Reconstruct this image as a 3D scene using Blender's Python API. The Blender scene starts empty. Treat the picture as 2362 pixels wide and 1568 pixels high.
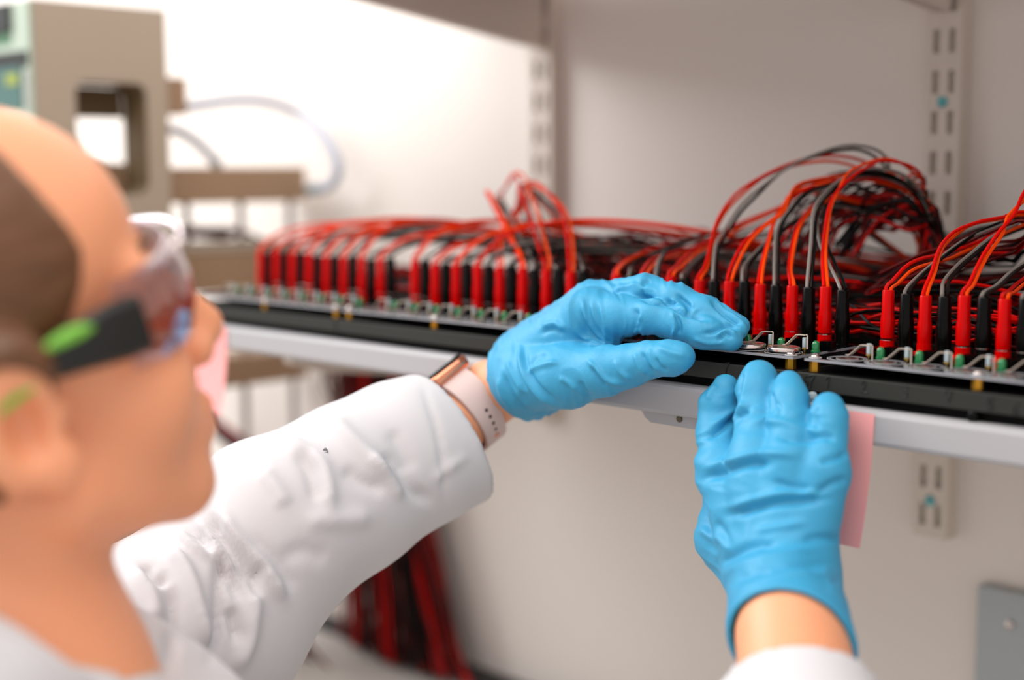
import bpy, bmesh, math, random
import numpy as np
from mathutils import Vector, Matrix

# ------------------------------------------------------------------ camera, world, light, exposure
scene = bpy.context.scene
COL = scene.collection
FPX = 3281.0                      # focal length in pixels of the 2362 px wide frame (50 mm on 36 mm)
YAW = math.radians(45.0)
PITCH = math.atan((784 - 391) / FPX)
ROLL = math.radians(0.25)
CAM = np.array([0.0, 0.0, 1.45])
FW = np.array([-math.sin(YAW) * math.cos(PITCH), math.cos(YAW) * math.cos(PITCH), -math.sin(PITCH)])
_R = np.array([math.cos(YAW), math.sin(YAW), 0.0])
_U = np.cross(_R, FW)
RT = _R * math.cos(ROLL) - _U * math.sin(ROLL)
UP = _U * math.cos(ROLL) + _R * math.sin(ROLL)

cam_data = bpy.data.cameras.new('camera')
cam_data.sensor_width = 36.0
cam_data.lens = FPX / 2362.0 * 36.0
cam_data.clip_start = 0.05
cam_data.dof.use_dof = True
cam_data.dof.focus_distance = 0.88
cam_data.dof.aperture_fstop = 2.3
cam = bpy.data.objects.new('camera', cam_data)
cam.matrix_world = Matrix(((RT[0], UP[0], -FW[0], CAM[0]), (RT[1], UP[1], -FW[1], CAM[1]), (RT[2], UP[2], -FW[2], CAM[2]), (0, 0, 0, 1)))
COL.objects.link(cam)
scene.camera = cam

world = bpy.data.worlds.new('room_light')
scene.world = world
world.use_nodes = True
wb = world.node_tree.nodes['Background']
wb.inputs[0].default_value = (1.0, 0.965, 0.94, 1)
wb.inputs[1].default_value = 0.88

def area(name, loc, target, sx, sy, power, color):
    l = bpy.data.lights.new(name, 'AREA'); l.shape = 'RECTANGLE'; l.size = sx; l.size_y = sy
    l.energy = power; l.color = color
    o = bpy.data.objects.new(name, l); COL.objects.link(o)
    o.location = loc
    o.rotation_euler = (Vector(target) - Vector(loc)).to_track_quat('-Z', 'Y').to_euler()
    return o
area('window_light', (-2.15, 0.05, 2.45), (-1.0, 1.0, 1.40), 1.2, 1.2, 35, (0.94, 0.975, 1.0))
area('ceiling_light', (-0.35, -0.15, 2.75), (-0.6, 0.45, 1.3), 1.8, 1.2, 20, (1.0, 0.96, 0.92))

scene.view_settings.view_transform = 'Standard'
scene.view_settings.look = 'None'
scene.view_settings.exposure = 0.0
scene.view_settings.gamma = 1.0
scene.view_settings.use_curve_mapping = False

# ------------------------------------------------------------------ measuring helpers
def ray(px, py): return FW + RT * ((px - 1181) / FPX) + UP * ((784 - py) / FPX)
def PY(px, py, Y): v = ray(px, py); return CAM + v * (Y / v[1])
def PZ(px, py, z): v = ray(px, py); return CAM + v * ((z - CAM[2]) / v[2])
def PX(px, py, X): v = ray(px, py); return CAM + v * (X / v[0])
def PD(px, py, d): return CAM + ray(px, py) * d

# ------------------------------------------------------------------ materials
MATS = {}
def lin(c):
    return tuple((x / 12.92 if x <= 0.04045 else ((x + 0.055) / 1.055) ** 2.4) for x in [v / 255.0 for v in c])
def mat(name, rgb, rough=0.5, metal=0.0, bump=0.0, bscale=200.0, var=0.0, vscale=40.0, trans=0.0, alpha=1.0, sss=0.0, coat=0.0, spec=None, ior=None, stretch=None):
    m = bpy.data.materials.new(name); m.use_nodes = True
    nt = m.node_tree; b = nt.nodes['Principled BSDF']
    c = lin(rgb) + (1,)
    b.inputs['Base Color'].default_value = c
    b.inputs['Roughness'].default_value = rough
    b.inputs['Metallic'].default_value = metal
    if trans: b.inputs['Transmission Weight'].default_value = trans
    if alpha < 1: b.inputs['Alpha'].default_value = alpha
    if ior: b.inputs['IOR'].default_value = ior
    if coat: b.inputs['Coat Weight'].default_value = coat; b.inputs['Coat Roughness'].default_value = 0.15
    if spec is not None: b.inputs['Specular IOR Level'].default_value = spec
    if sss:
        b.inputs['Subsurface Weight'].default_value = sss
        b.inputs['Subsurface Radius'].default_value = (1.0, 0.35, 0.2)
        b.inputs['Subsurface Scale'].default_value = 0.006
    if var or bump:
        tc = nt.nodes.new('ShaderNodeTexCoord'); mp = nt.nodes.new('ShaderNodeMapping')
        nt.links.new(tc.outputs['Object'], mp.inputs[0])
        if stretch: mp.inputs['Scale'].default_value = stretch
    if var:
        n = nt.nodes.new('ShaderNodeTexNoise'); n.inputs['Scale'].default_value = vscale; n.inputs['Detail'].default_value = 4
        nt.links.new(mp.outputs[0], n.inputs['Vector'])
        mx = nt.nodes.new('ShaderNodeMix'); mx.data_type = 'RGBA'
        mx.inputs['A'].default_value = tuple(x * (1 - var) for x in c[:3]) + (1,)
        mx.inputs['B'].default_value = tuple(min(1, x * (1 + var)) for x in c[:3]) + (1,)
        nt.links.new(n.outputs['Fac'], mx.inputs['Factor']); nt.links.new(mx.outputs['Result'], b.inputs['Base Color'])
    if bump:
        n2 = nt.nodes.new('ShaderNodeTexNoise'); n2.inputs['Scale'].default_value = bscale; n2.inputs['Detail'].default_value = 5
        nt.links.new(mp.outputs[0], n2.inputs['Vector'])
        bp = nt.nodes.new('ShaderNodeBump'); bp.inputs['Strength'].default_value = bump; bp.inputs['Distance'].default_value = 0.002
        nt.links.new(n2.outputs['Fac'], bp.inputs['Height']); nt.links.new(bp.outputs[0], b.inputs['Normal'])
    MATS[name] = m
    return m
mat('wall_paint', (235, 225, 217), 0.7, bump=0.04, bscale=300, var=0.02, vscale=6)
mat('white_enamel', (173, 170, 172), 0.4, var=0.015, vscale=20)
mat('rail_enamel', (216, 202, 190), 0.45)
mat('slot_dark', (224, 214, 198), 0.8)
mat('screw_dark', (96, 88, 66), 0.5, metal=0.4)
mat('teal_screw', (90, 170, 175), 0.35, metal=0.3)
mat('bench_black', (38, 36, 36), 0.55, var=0.1)
mat('bench_grey', (196, 190, 184), 0.5, var=0.03)
mat('floor_vinyl', (205, 200, 193), 0.5, var=0.08, vscale=12)
mat('tray_black', (45, 45, 41), 0.55, spec=0.25, var=0.08, vscale=60, bump=0.03, bscale=500)
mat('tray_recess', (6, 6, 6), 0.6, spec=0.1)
mat('pencil', (10, 10, 10), 0.6)
mat('pcb_edge', (150, 150, 155), 0.5, var=0.08, vscale=400)
mat('pcb_black', (5, 5, 6), 0.03, spec=0.15)
mat('silk_white', (205, 205, 208), 0.4)
mat('contact_copper', (150, 105, 95), 0.3, metal=0.9)
mat('brass', (196, 140, 42), 0.35, metal=0.85, var=0.15, vscale=300)
mat('steel', (205, 195, 190), 0.22, metal=1.0)
mat('coin_steel', (225, 208, 202), 0.25, metal=1.0)
mat('clip_steel', (226, 214, 198), 0.35, metal=0.6)
mat('led_green', (18, 150, 85), 0.15, trans=0.35, coat=0.5)
mat('clear_resin', (205, 222, 228), 0.2, trans=0.35)
mat('amber_band', (170, 140, 70), 0.4)
mat('plastic_red', (202, 1, 1), 0.2, spec=0.12, var=0.05, vscale=200)
mat('plastic_black', (5, 5, 5), 0.2, spec=0.12)
mat('wire_red', (212, 10, 4), 0.36, spec=0.14)
mat('wire_orange', (244, 72, 4), 0.36, spec=0.14)
mat('wire_black', (6, 6, 5), 0.4, spec=0.14)
mat('wire_grey', (124, 117, 111), 0.42)
mat('wire_red_shaded', (84, 5, 3), 0.5, spec=0.15)  # red wire darkened to hold the shade of the heaps
mat('beige_enamel', (172, 156, 138), 0.5, var=0.03, vscale=10)
mat('tan_metal', (158, 128, 100), 0.5, var=0.04, vscale=30)
mat('panel_green', (170, 182, 165), 0.5)
mat('opening_shade_brown', (112, 92, 64), 0.6)  # brown standing in for the shade inside the instrument opening
mat('screen_teal', (70, 105, 100), 0.25)
mat('screen_yellow', (150, 160, 60), 0.3)
mat('text_green', (70, 115, 80), 0.5)
mat('rubber_black', (22, 22, 18), 0.6)
mat('hose_grey', (178, 184, 200), 0.35)
mat('hose_end', (110, 130, 140), 0.4)
mat('grey_post', (178, 174, 172), 0.4, metal=0.3)
mat('note_pink', (248, 166, 164), 0.75, var=0.02, vscale=80)
mat('wall_box', (176, 182, 184), 0.5)

# ------------------------------------------------------------------ mesh builder
class MB:
    def __init__(s): s.v = []; s.f = []; s.mi = []
    def add(s, v, f, mi=0):
        n = len(s.v); s.v += [tuple(map(float, p)) for p in v]; s.f += [tuple(i + n for i in q) for q in f]; s.mi += [mi] * len(f); return s
    def box(s, x0, y0, z0, x1, y1, z1, mi=0, b=0.0):
        if b <= 0:
            v = [(x0, y0, z0), (x1, y0, z0), (x1, y1, z0), (x0, y1, z0), (x0, y0, z1), (x1, y0, z1), (x1, y1, z1), (x0, y1, z1)]
            return s.add(v, [(3, 2, 1, 0), (4, 5, 6, 7), (0, 1, 5, 4), (1, 2, 6, 5), (2, 3, 7, 6), (3, 0, 4, 7)], mi)
        bm = bmesh.new(); bmesh.ops.create_cube(bm, size=1)
        for q in bm.verts: q.co = ((x0 + x1) / 2 + q.co.x * (x1 - x0), (y0 + y1) / 2 + q.co.y * (y1 - y0), (z0 + z1) / 2 + q.co.z * (z1 - z0))
        bmesh.ops.bevel(bm, geom=bm.edges[:], offset=b, segments=2, profile=0.5, affect='EDGES')
        bm.verts.index_update()
        s.add([q.co[:] for q in bm.verts], [[q.index for q in f.verts] for f in bm.faces], mi); bm.free(); return s
    def lathe(s, prof, c=(0, 0, 0), n=12, mi=0, ax=None):
        v = []; f = []
        A = np.eye(3)
        if ax is not None:
            w = np.array(ax, float); w /= np.linalg.norm(w); h = np.array([1, 0, 0]) if abs(w[0]) < .8 else np.array([0, 1, 0])
            u = np.cross(h, w); u /= np.linalg.norm(u); A = np.array([u, np.cross(w, u), w])
        for r, z in prof:
            for k in range(n):
                a = 2 * math.pi * (k + .5) / n
                v.append(np.array(c) + np.array([r * math.cos(a), r * math.sin(a), z]) @ A)
        for i in range(len(prof) - 1):
            for k in range(n):
                k2 = (k + 1) % n
                f.append((i * n + k, i * n + k2, (i + 1) * n + k2, (i + 1) * n + k))
        f.append(tuple(range(n - 1, -1, -1))); f.append(tuple((len(prof) - 1) * n + k for k in range(n)))
        return s.add(v, f, mi)
    def tube(s, pts, r, n=8, mi=0, cap=True):
        P = np.array(pts, float); m = len(P)
        R = np.full(m, r) if np.isscalar(r) else np.array(r)
        T = np.gradient(P, axis=0); T /= np.linalg.norm(T, axis=1)[:, None] + 1e-12
        u = np.cross(T[0], [0.3, 0.1, 1.0]); u /= np.linalg.norm(u)
        v = []; f = []
        for i in range(m):
            u = u - T[i] * (u @ T[i]); u /= np.linalg.norm(u) + 1e-12; w = np.cross(T[i], u)
            for k in range(n):
                a = 2 * math.pi * k / n; v.append(P[i] + R[i] * (math.cos(a) * u + math.sin(a) * w))
        for i in range(m - 1):
            for k in range(n):
                k2 = (k + 1) % n; f.append((i * n + k, i * n + k2, (i + 1) * n + k2, (i + 1) * n + k))
        if cap: f.append(tuple(range(n - 1, -1, -1))); f.append(tuple((m - 1) * n + k for k in range(n)))
        return s.add(v, f, mi)
    def strip(s, pts, width, thick, side, mi=0):
        """flat bent strip: path pts, width along vector side, thickness across"""
        P = np.array(pts, float); sd = np.array(side, float); sd /= np.linalg.norm(sd)
        T = np.gradient(P, axis=0); N = np.cross(T, sd); N /= np.linalg.norm(N, axis=1)[:, None]
        v = []; f = []
        for p, n_ in zip(P, N):
            v += [p - sd * width / 2 - n_ * thick / 2, p + sd * width / 2 - n_ * thick / 2, p + sd * width / 2 + n_ * thick / 2, p - sd * width / 2 + n_ * thick / 2]
        for i in range(len(P) - 1):
            for k in range(4):
                k2 = (k + 1) % 4; f.append((i * 4 + k, i * 4 + k2, i * 4 + 4 + k2, i * 4 + 4 + k))
        f += [(3, 2, 1, 0), tuple((len(P) - 1) * 4 + k for k in range(4))]
        return s.add(v, f, mi)
    def prism(s, poly, lo, hi, axis=0, mi=0):
        """extrude 2D polygon along axis (poly in the two other axes, in order)"""
        n = len(poly); v = []
        for c in (lo, hi):
            for a, b in poly:
                p = [a, b]; p.insert(axis, c); v.append(p)
        f = [tuple(range(n - 1, -1, -1)), tuple(range(n, 2 * n))] + [(k, (k + 1) % n, n + (k + 1) % n, n + k) for k in range(n)]
        return s.add(v, f, mi)
    def mesh(s, name, mats, smooth=False):
        me = bpy.data.meshes.new(name); me.from_pydata(s.v, [], s.f)
        for m in ([mats] if isinstance(mats, str) else mats): me.materials.append(MATS[m])
        if any(s.mi): me.polygons.foreach_set('material_index', s.mi)
        bm = bmesh.new(); bm.from_mesh(me); bmesh.ops.recalc_face_normals(bm, faces=bm.faces[:]); bm.to_mesh(me); bm.free()
        if smooth:
            me.polygons.foreach_set('use_smooth', [True] * len(me.polygons))
            try: me.set_sharp_from_angle(angle=math.radians(40))
            except Exception: pass
        me.update(); return me

def link(name, data, parent=None, loc=(0, 0, 0)):
    o = bpy.data.objects.new(name, data); COL.objects.link(o); o.location = loc
    if parent is not None: o.parent = parent
    return o
def tag(o, label=None, cat=None, group=None, kind=None):
    if label: o['label'] = label
    if cat: o['category'] = cat
    if group: o['group'] = group
    if kind: o['kind'] = kind
    return o
def empty(name, loc, label, cat, group=None):
    o = link(name, None, None, tuple(map(float, loc))); o.empty_display_size = 0.02
    return tag(o, label, cat, group)
def build(mb, name, mats, parent=None, smooth=False, label=None):
    """mesh given in world coordinates; becomes a part when parent is given"""
    off = np.zeros(3)
    q = parent
    while q is not None: off += np.array(q.location); q = q.parent
    if parent is None:
        P = np.array(mb.v); off = np.array([(P[:, 0].min() + P[:, 0].max()) / 2, (P[:, 1].min() + P[:, 1].max()) / 2, P[:, 2].min()])
    mb.v = [tuple(np.array(p) - off) for p in mb.v]
    o = link(name, mb.mesh(name, mats, smooth), parent, (0, 0, 0) if parent is not None else tuple(off))
    if label: o['label'] = label
    return o
def spline(pts, n=24):
    """Catmull-Rom through the points, n samples per path"""
    P = np.array(pts, float)
    if len(P) < 3: return np.linspace(P[0], P[-1], n)
    d = np.r_[0, np.cumsum(np.maximum(1e-6, np.linalg.norm(np.diff(P, axis=0), axis=1)) ** 0.5)]
    t = np.linspace(0, d[-1], n)
    M = np.zeros_like(P)
    M[1:-1] = (P[2:] - P[:-2]) / (d[2:] - d[:-2])[:, None]; M[0] = (P[1] - P[0]) / (d[1] - d[0]); M[-1] = (P[-1] - P[-2]) / (d[-1] - d[-2])
    i = np.clip(np.searchsorted(d, t, 'right') - 1, 0, len(P) - 2)
    h = (d[i + 1] - d[i])[:, None]; u = ((t - d[i])[:, None]) / h
    return (2*u**3 - 3*u**2 + 1) * P[i] + (u**3 - 2*u**2 + u) * h * M[i] + (-2*u**3 + 3*u**2) * P[i+1] + (u**3 - u**2) * h * M[i+1]
rnd = random.Random(7)

# ------------------------------------------------------------------ structure
WALL = 1.072
SH_TOP, SH_BOT, SH_F = 1.314, 1.2937, 0.703
SH_L, SH_R = -1.088, 0.45
def struct(mb, name, m): o = build(mb, name, m); o['kind'] = 'structure'; return o
struct(MB().box(-3.6, WALL, 0, 2.0, WALL + 0.1, 2.8), 'wall_back', 'wall_paint')
struct(MB().box(-3.6, -2.6, -0.05, 2.0, WALL, 0), 'floor', 'floor_vinyl')

# long dark bench along the wall, far below the shelf
bench = empty('lab_bench', (-0.8, 0.9, 0), 'long pale lab bench with a black back strip, low against the wall under the wires', 'bench')
build(MB().box(-3.2, 0.62, 0.851, 1.2, WALL - 0.001, 0.886, b=0.004), 'bench_top', 'bench_grey', bench)
build(MB().box(-3.2, 1.035, 0.8861, 1.2, WALL - 0.001, 0.893, b=0.002), 'back_strip', 'bench_black', bench)
for x in (-3.0, -1.9, -0.8, 0.3):
    build(MB().box(x, 0.66, 0.0, x + 0.06, WALL - 0.02, 0.8505), 'leg', 'beige_enamel', bench)

# slotted wall rails
RAILF = 1.055
def rail(name, cx, z0, z1, label, screws):
    e = empty(name, (cx, WALL, z0), label, 'shelf rail', 'slotted wall rails')
    w, sw, gap = 0.030, 0.0052, 0.0085     # rail half pieces, slot width, half distance of the slot columns
    mb = MB()
    xs = [cx - w / 2, cx - gap / 2 - sw, cx - gap / 2, cx + gap / 2, cx + gap / 2 + sw, cx + w / 2]
    for a, b in ((0, 1), (2, 3), (4, 5)):
        mb.box(xs[a], RAILF, z0, xs[b], RAILF + 0.002, z1)
    zc = 1.5497
    k0 = math.floor((z0 - zc) / 0.032) - 1; k1 = math.ceil((z1 - zc) / 0.032) + 1
    for a, b in ((1, 2), (3, 4)):
        lo = z0
        for k in range(k0, k1 + 1):
            c = zc + 0.032 * k; s0, s1 = c - 0.009, c + 0.009
            if s1 < z0 + 0.004 or s0 > z1 - 0.004: continue
            mb.box(xs[a], RAILF, lo, xs[b], RAILF + 0.002, s0); lo = s1
        mb.box(xs[a], RAILF, lo, xs[b], RAILF + 0.002, z1)
    build(mb, 'slotted_face', 'rail_enamel', e)
    build(MB().box(xs[0], RAILF + 0.002, z0, xs[0] + 0.002, WALL, z1).box(xs[5] - 0.002, RAILF + 0.002, z0, xs[5], WALL, z1), 'side_flange', 'rail_enamel', e)
    build(MB().box(xs[0] + 0.002, RAILF + 0.0055, z0, xs[5] - 0.002, RAILF + 0.008, z1), 'back_channel', 'slot_dark', e)
    for z in screws:
        build(MB().lathe([(0.0045, 0), (0.0045, 0.001), (0.003, 0.002), (0.001, 0.0024)], (cx, RAILF, z), 12, ax=(0, -1, 0)), 'screw', 'teal_screw', e, True)
rail('wall_rail', -0.5685, 1.147, 2.1, 'white slotted wall rail with teal screws behind the tall arch of wires', [PY(2170, 235, RAILF)[2], PY(2147, 1155, RAILF)[2]])
rail('wall_rail', -1.013, 1.19, 2.1, 'white slotted wall rail beside the bright left part of the wall', [])

# main shelf and the one above it
def shelf(name, z0, z1, yf, label):
    e = empty(name, (-0.4, 0.9, z0), label, 'shelf')
    build(MB().box(SH_L, yf + 0.014, z0 + 0.003, SH_R, RAILF - 0.002, z1, b=0.001), 'board', 'white_enamel', e)
    build(MB().box(SH_L, yf, z0, SH_R, yf + 0.014, z1, b=0.003), 'front_lip', 'white_enamel', e)
    return e
shelf('wall_shelf', SH_BOT, SH_TOP, SH_F, 'white wall shelf carrying the row of battery test boards')
shelf('upper_shelf', 1.630, 1.652, 0.70, 'white shelf at the top edge of the picture, above the wires')
def bracket(x, zt, label):
    """tapered plate bracket, plate in the Y-Z plane, zt = top of plate"""
    e = empty('shelf_bracket', (x, RAILF, zt - 0.06), label, 'bracket', 'tapered shelf brackets')
    poly = [(RAILF - 0.0005, zt), (RAILF - 0.0005, zt - 0.052), (RAILF - 0.006, zt - 0.058)]
    poly += [(RAILF - 0.03, zt - 0.0555), (0.77, zt - 0.022), (0.735, zt - 0.012), (0.733, zt)]
    build(MB().prism(poly, x - 0.006, x + 0.006, 0), 'bracket_plate', 'rail_enamel', e)
    build(MB().box(x - 0.011, 0.74, zt - 0.003, x + 0.011, RAILF - 0.0015, zt - 0.0002), 'flange', 'rail_enamel', e)
bracket(-1.013, 1.630, 'tapered white bracket shading the top of the picture left of the wall corner rail')
bracket(-0.5685, 1.630, 'tapered white bracket at the upper right edge of the picture')
bracket(-1.013, 1.2935, 'tapered bracket under the white shelf behind the gloved left hand')
bracket(-0.5685, 1.2935, 'tapered bracket under the white shelf behind the gloved right hand')
# small screwed clip under the shelf front, between the two hands
c0 = PY(1484, 950, 0.71); c1 = PY(1650, 960, 0.71)
clip = empty('shelf_clip', (c0[0], 0.72, 1.287), 'white screwed clip under the shelf edge between the two gloves', 'shelf clip')
zb = 1.2865
poly = [(c0[0], 1.2935), (c0[0] + 0.003, 1.2895), (c0[0] + 0.008, zb), (c1[0], zb), (c1[0], 1.2935)]
build(MB().prism(poly, 0.708, 0.75, 1), 'clip_body', 'white_enamel', clip)
sc = PY(1568, 966, 0.708)
build(MB().lathe([(0.0022, 0), (0.0022, 0.0008), (0.0012, 0.0014)], (sc[0], 0.7079, sc[2]), 10, ax=(0, -1, 0)), 'screw', 'screw_dark', clip, True)

# grey wall box lower right
g0 = PY(2268, 1340, WALL); g1 = PY(2520, 1720, WALL)
gb = empty('wall_box', (g0[0] + 0.06, WALL, g1[2]), 'pale blue-grey flat box on the wall at the lower right corner', 'wall box')
build(MB().box(g0[0], WALL - 0.012, g1[2], g1[0], WALL - 0.0005, g0[2], b=0.004), 'cover', 'wall_box', gb, True)
build(MB().lathe([(0.004, 0), (0.004, 0.002), (0.002, 0.003)], PY(2330, 1440, WALL - 0.012), 10, ax=(0, -1, 0)), 'screw', 'steel', gb, True)

# ------------------------------------------------------------------ trays, boards, plugs
PCB = 1.3387                     # top of the circuit boards
RED_Y, CELL, BP = 0.777, 0.025, 0.2195
XR = [-0.4508 - (3 - b) * BP for b in range(4)]     # X of the first red jack of each board
PLACE = ['leftmost board', 'second board from the left', 'third board from the left, behind the gloved left hand', 'rightmost board']
SHORT = ['leftmost board', 'second board', 'third board', 'rightmost board']
ORD = ['first', 'second', 'third', 'fourth', 'fifth', 'sixth', 'seventh', 'eighth']
FY = 0.7125                      # front edge of the boards
TF = 0.7085                      # front face of the trays
GLY = {'1': [[(.1, .75), (.45, 1), (.3, 0)]],
       '2': [[(.15, .7), (.3, 1), (.5, .85), (.35, .45), (.0, .05), (.2, .12), (.45, .0), (.75, .12)]],
       '3': [[(.1, .95), (.45, 1), (.5, .8), (.25, .6), (.5, .45), (.45, .1), (.2, 0), (.05, .1)]],
       '4': [[(.15, 1), (.05, .55), (.35, .5), (.55, .6)], [(.6, .95), (.45, .5), (.3, 0)]],
       '5': [[(.65, 1), (.25, .95), (.15, .55), (.4, .6), (.5, .3), (.3, .02), (.05, .1)]],
       '6': [[(.5, 1), (.15, .6), (.1, .15), (.35, 0), (.5, .25), (.3, .45), (.12, .3)]],
       '7': [[(.1, .9), (.6, 1), (.35, .5), (.25, 0)]]}
def digit(ch, px, py, tray, h=0.0068):
    c = PY(px, py, TF)
    mb = MB()
    for st in GLY[ch]:
        pts = [(c[0] + (a - .3) * h, TF - 0.00005, c[2] + (b - .5) * h) for a, b in st]
        mb.tube(spline(pts, max(8, 5 * len(pts))), 0.00042, 5)
    build(mb, 'handwritten_digit', 'pencil', tray)
for b in range(4):
    x0 = XR[b] - 0.0195; x1 = x0 + BP - 0.0012
    t = empty('black_tray', (x0, 0.77, SH_TOP), 'black plastic tray under the %s' % PLACE[b], 'tray', 'black trays along the shelf')
    build(MB().box(x0, TF, 1.320, x1, 0.86, 1.3305, b=0.0006), 'tray_body', 'tray_black', t)
    build(MB().box(x0 + .0005, TF + .0012, 1.3305, x1 - .0005, 0.8595, 1.33058), 'gap_shade', 'tray_recess', t)  # thin black sheet added to keep the gap under the board dark
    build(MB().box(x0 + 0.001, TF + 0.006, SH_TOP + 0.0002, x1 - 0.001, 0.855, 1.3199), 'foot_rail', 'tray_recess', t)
    build(MB().box(x0, 0.8601, 1.3215, x1, 0.866, 1.3335, b=0.0006), 'back_flange', 'tray_black', t)
    if b == 2: digit('7', 1676, 849, t); digit('5', 1859, 880, t); digit('7', 1871, 880, t, 0.0078)
    if b == 3:
        for ch, px, py in (('1', 1909, 882), ('2', 1992, 892), ('3', 2088, 903), ('4', 2188, 913), ('5', 2284, 932), ('6', 2344, 944)): digit(ch, px, py, t)
# screw heads under the rightmost tray
for px, py in ((2245, 962),):
    c = PY(px, py, 0.711)
    e = empty('tray_foot', (c[0], 0.711, SH_TOP), 'small round black foot under the front of the rightmost tray', 'tray foot')
    build(MB().lathe([(0.0028, 0), (0.0034, 0.001), (0.0034, 0.0045), (0.0026, 0.0055)], (c[0], 0.7112, SH_TOP + 0.0002), 12), 'foot_pad', 'plastic_black', e, True)
# little clear pin beside the tray seam
pn = PY(1871, 925, 0.7055)
e = empty('clear_pin', (pn[0], 0.7065, SH_TOP), 'tiny clear round-headed pin on the shelf edge between two gloved fingertips', 'pin')
build(MB().lathe([(0.001, 0), (0.001, 0.0016), (0.0026, 0.0022), (0.003, 0.004), (0.0022, 0.0055), (0.0006, 0.006)], (pn[0], 0.7068, SH_TOP + 0.0001), 12), 'pin_head', 'clear_resin', e, True)

# shared meshes of board parts, in local coordinates
def L(mb, name, mats, smooth=True): return mb.mesh(name, mats, smooth)
M_jack_r = L(MB().lathe([(0.0062, 0), (0.0062, 0.0012), (0.0046, 0.0016), (0.0046, 0.0062), (0.0032, 0.0062)], n=14), 'jack', 'plastic_red')
M_jack_b = L(MB().lathe([(0.0062, 0), (0.0062, 0.0012), (0.0046, 0.0016), (0.0046, 0.0062), (0.0032, 0.0062)], n=14), 'jack', 'plastic_black')
M_led = L(MB().lathe([(0.0029, 0), (0.0029, 0.001), (0.0024, 0.0012), (0.0024, 0.0045), (0.0021, 0.0058), (0.0013, 0.0067), (0.0004, 0.007)], n=12), 'led', 'led_green')
mb = MB().box(-0.0012, -0.0012, 0.0022, 0.0012, 0.0012, 0.0085, 0, b=0.0004).box(-0.0012, -0.0012, 0.0012, 0.0012, 0.0012, 0.0022, 1).box(-0.0004, -0.0004, 0, 0.0004, 0.0004, 0.0012, 1)
M_post = L(mb, 'sensor_post', ['clear_resin', 'amber_band'], False)
mb = MB().box(-0.0042, -0.003, 0, 0.0042, 0.003, 0.005, b=0.0003)
for k in range(5): mb.box(-0.0042 + k * 0.0018, -0.0033, 0.0006, -0.0042 + k * 0.0018 + 0.0009, 0.0033, 0.0056)
M_block = L(mb, 'terminal_block', 'plastic_black', False)
def annulus(mb, r0, r1, h, n=36, mi=0):
    v = []; f = []
    for k in range(n):
        a = 2 * math.pi * k / n; c, s = math.cos(a), math.sin(a)
        v += [(r0 * c, r0 * s, 0.00002), (r1 * c, r1 * s, 0.00002), (r1 * c, r1 * s, h), (r0 * c, r0 * s, h)]
    for k in range(n):
        i, j = 4 * k, 4 * ((k + 1) % n)
        f += [(i + 3, i + 2, j + 2, j + 3), (i + 2, i + 1, j + 1, j + 2), (i, i + 3, j + 3, j)]
    return mb.add(v, f, mi)
mb = MB(); annulus(mb, 0.0112, 0.0116, 0.0001); annulus(mb, 0.0098, 0.0101, 0.0001); annulus(mb, 0.0062, 0.0064, 0.0002)
mb.lathe([(0.0060, 0.00002), (0.0060, 0.00022)], n=28, mi=1)
M_ring = L(mb, 'cell_contact', ['silk_white', 'contact_copper'], False)
tip, bend, rear = (PZ(1962, 819, PCB + .0012), PZ(1990, 795, PCB + .0085), PZ(2012, 797, PCB + .0085))
CO = PZ(1956, 827, PCB)          # first coin seat of the rightmost board
COIN_DX, COIN_Y = 0.0035, 0.7262
sd = np.cross(rear - tip, [0, 0, 1])
path = [tip + (tip - bend) * np.array([.25, .25, -.02]), tip, tip * .5 + bend * .5, bend * .97 + tip * .03, bend, bend * .5 + rear * .5, rear]
rr = rear - CO
M_clip = L(MB().strip([p - CO for p in path], 0.0029, 0.0004, sd).tube([rr + [0, 0, .0002], rr + [0.0004, .0006, -.0004], rr * [1, 1, 0] + [0.0004, .0006, 0]], .0005, 6), 'spring_clip', 'clip_steel', False)
mb = MB().lathe([(0.0038, 0), (0.0038, 0.0002)], n=18, mi=0).lathe([(0.0026, 0.0002), (0.0026, 0.001), (0.0020, 0.0018), (0.0010, 0.0021)], n=14, mi=1).box(-0.0016, -0.0003, 0.0019, 0.0016, 0.0003, 0.0024, 1)
M_screw = L(mb, 'board_screw', ['silk_white', 'steel'])
M_stand = L(MB().lathe([(0.0032, 0), (0.0032, PCB - 0.0018 - 1.3306)], n=6), 'standoff', 'brass', False)
M_coin = L(MB().lathe([(0.0088, 0.0), (0.0094, 0.0004), (0.0100, 0.0010), (0.0100, 0.0026), (0.0096, 0.0031), (0.0088, 0.0033), (0.0084, 0.0031)], n=36), 'coin_shell', 'coin_steel')
mesh_cache = {}
boards = []
LED0 = PZ(2031, 827, PCB) - np.array([XR[3], 0, 0]); POST0 = PZ(2004, 825, PCB) - np.array([XR[3], 0, 0])
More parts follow.
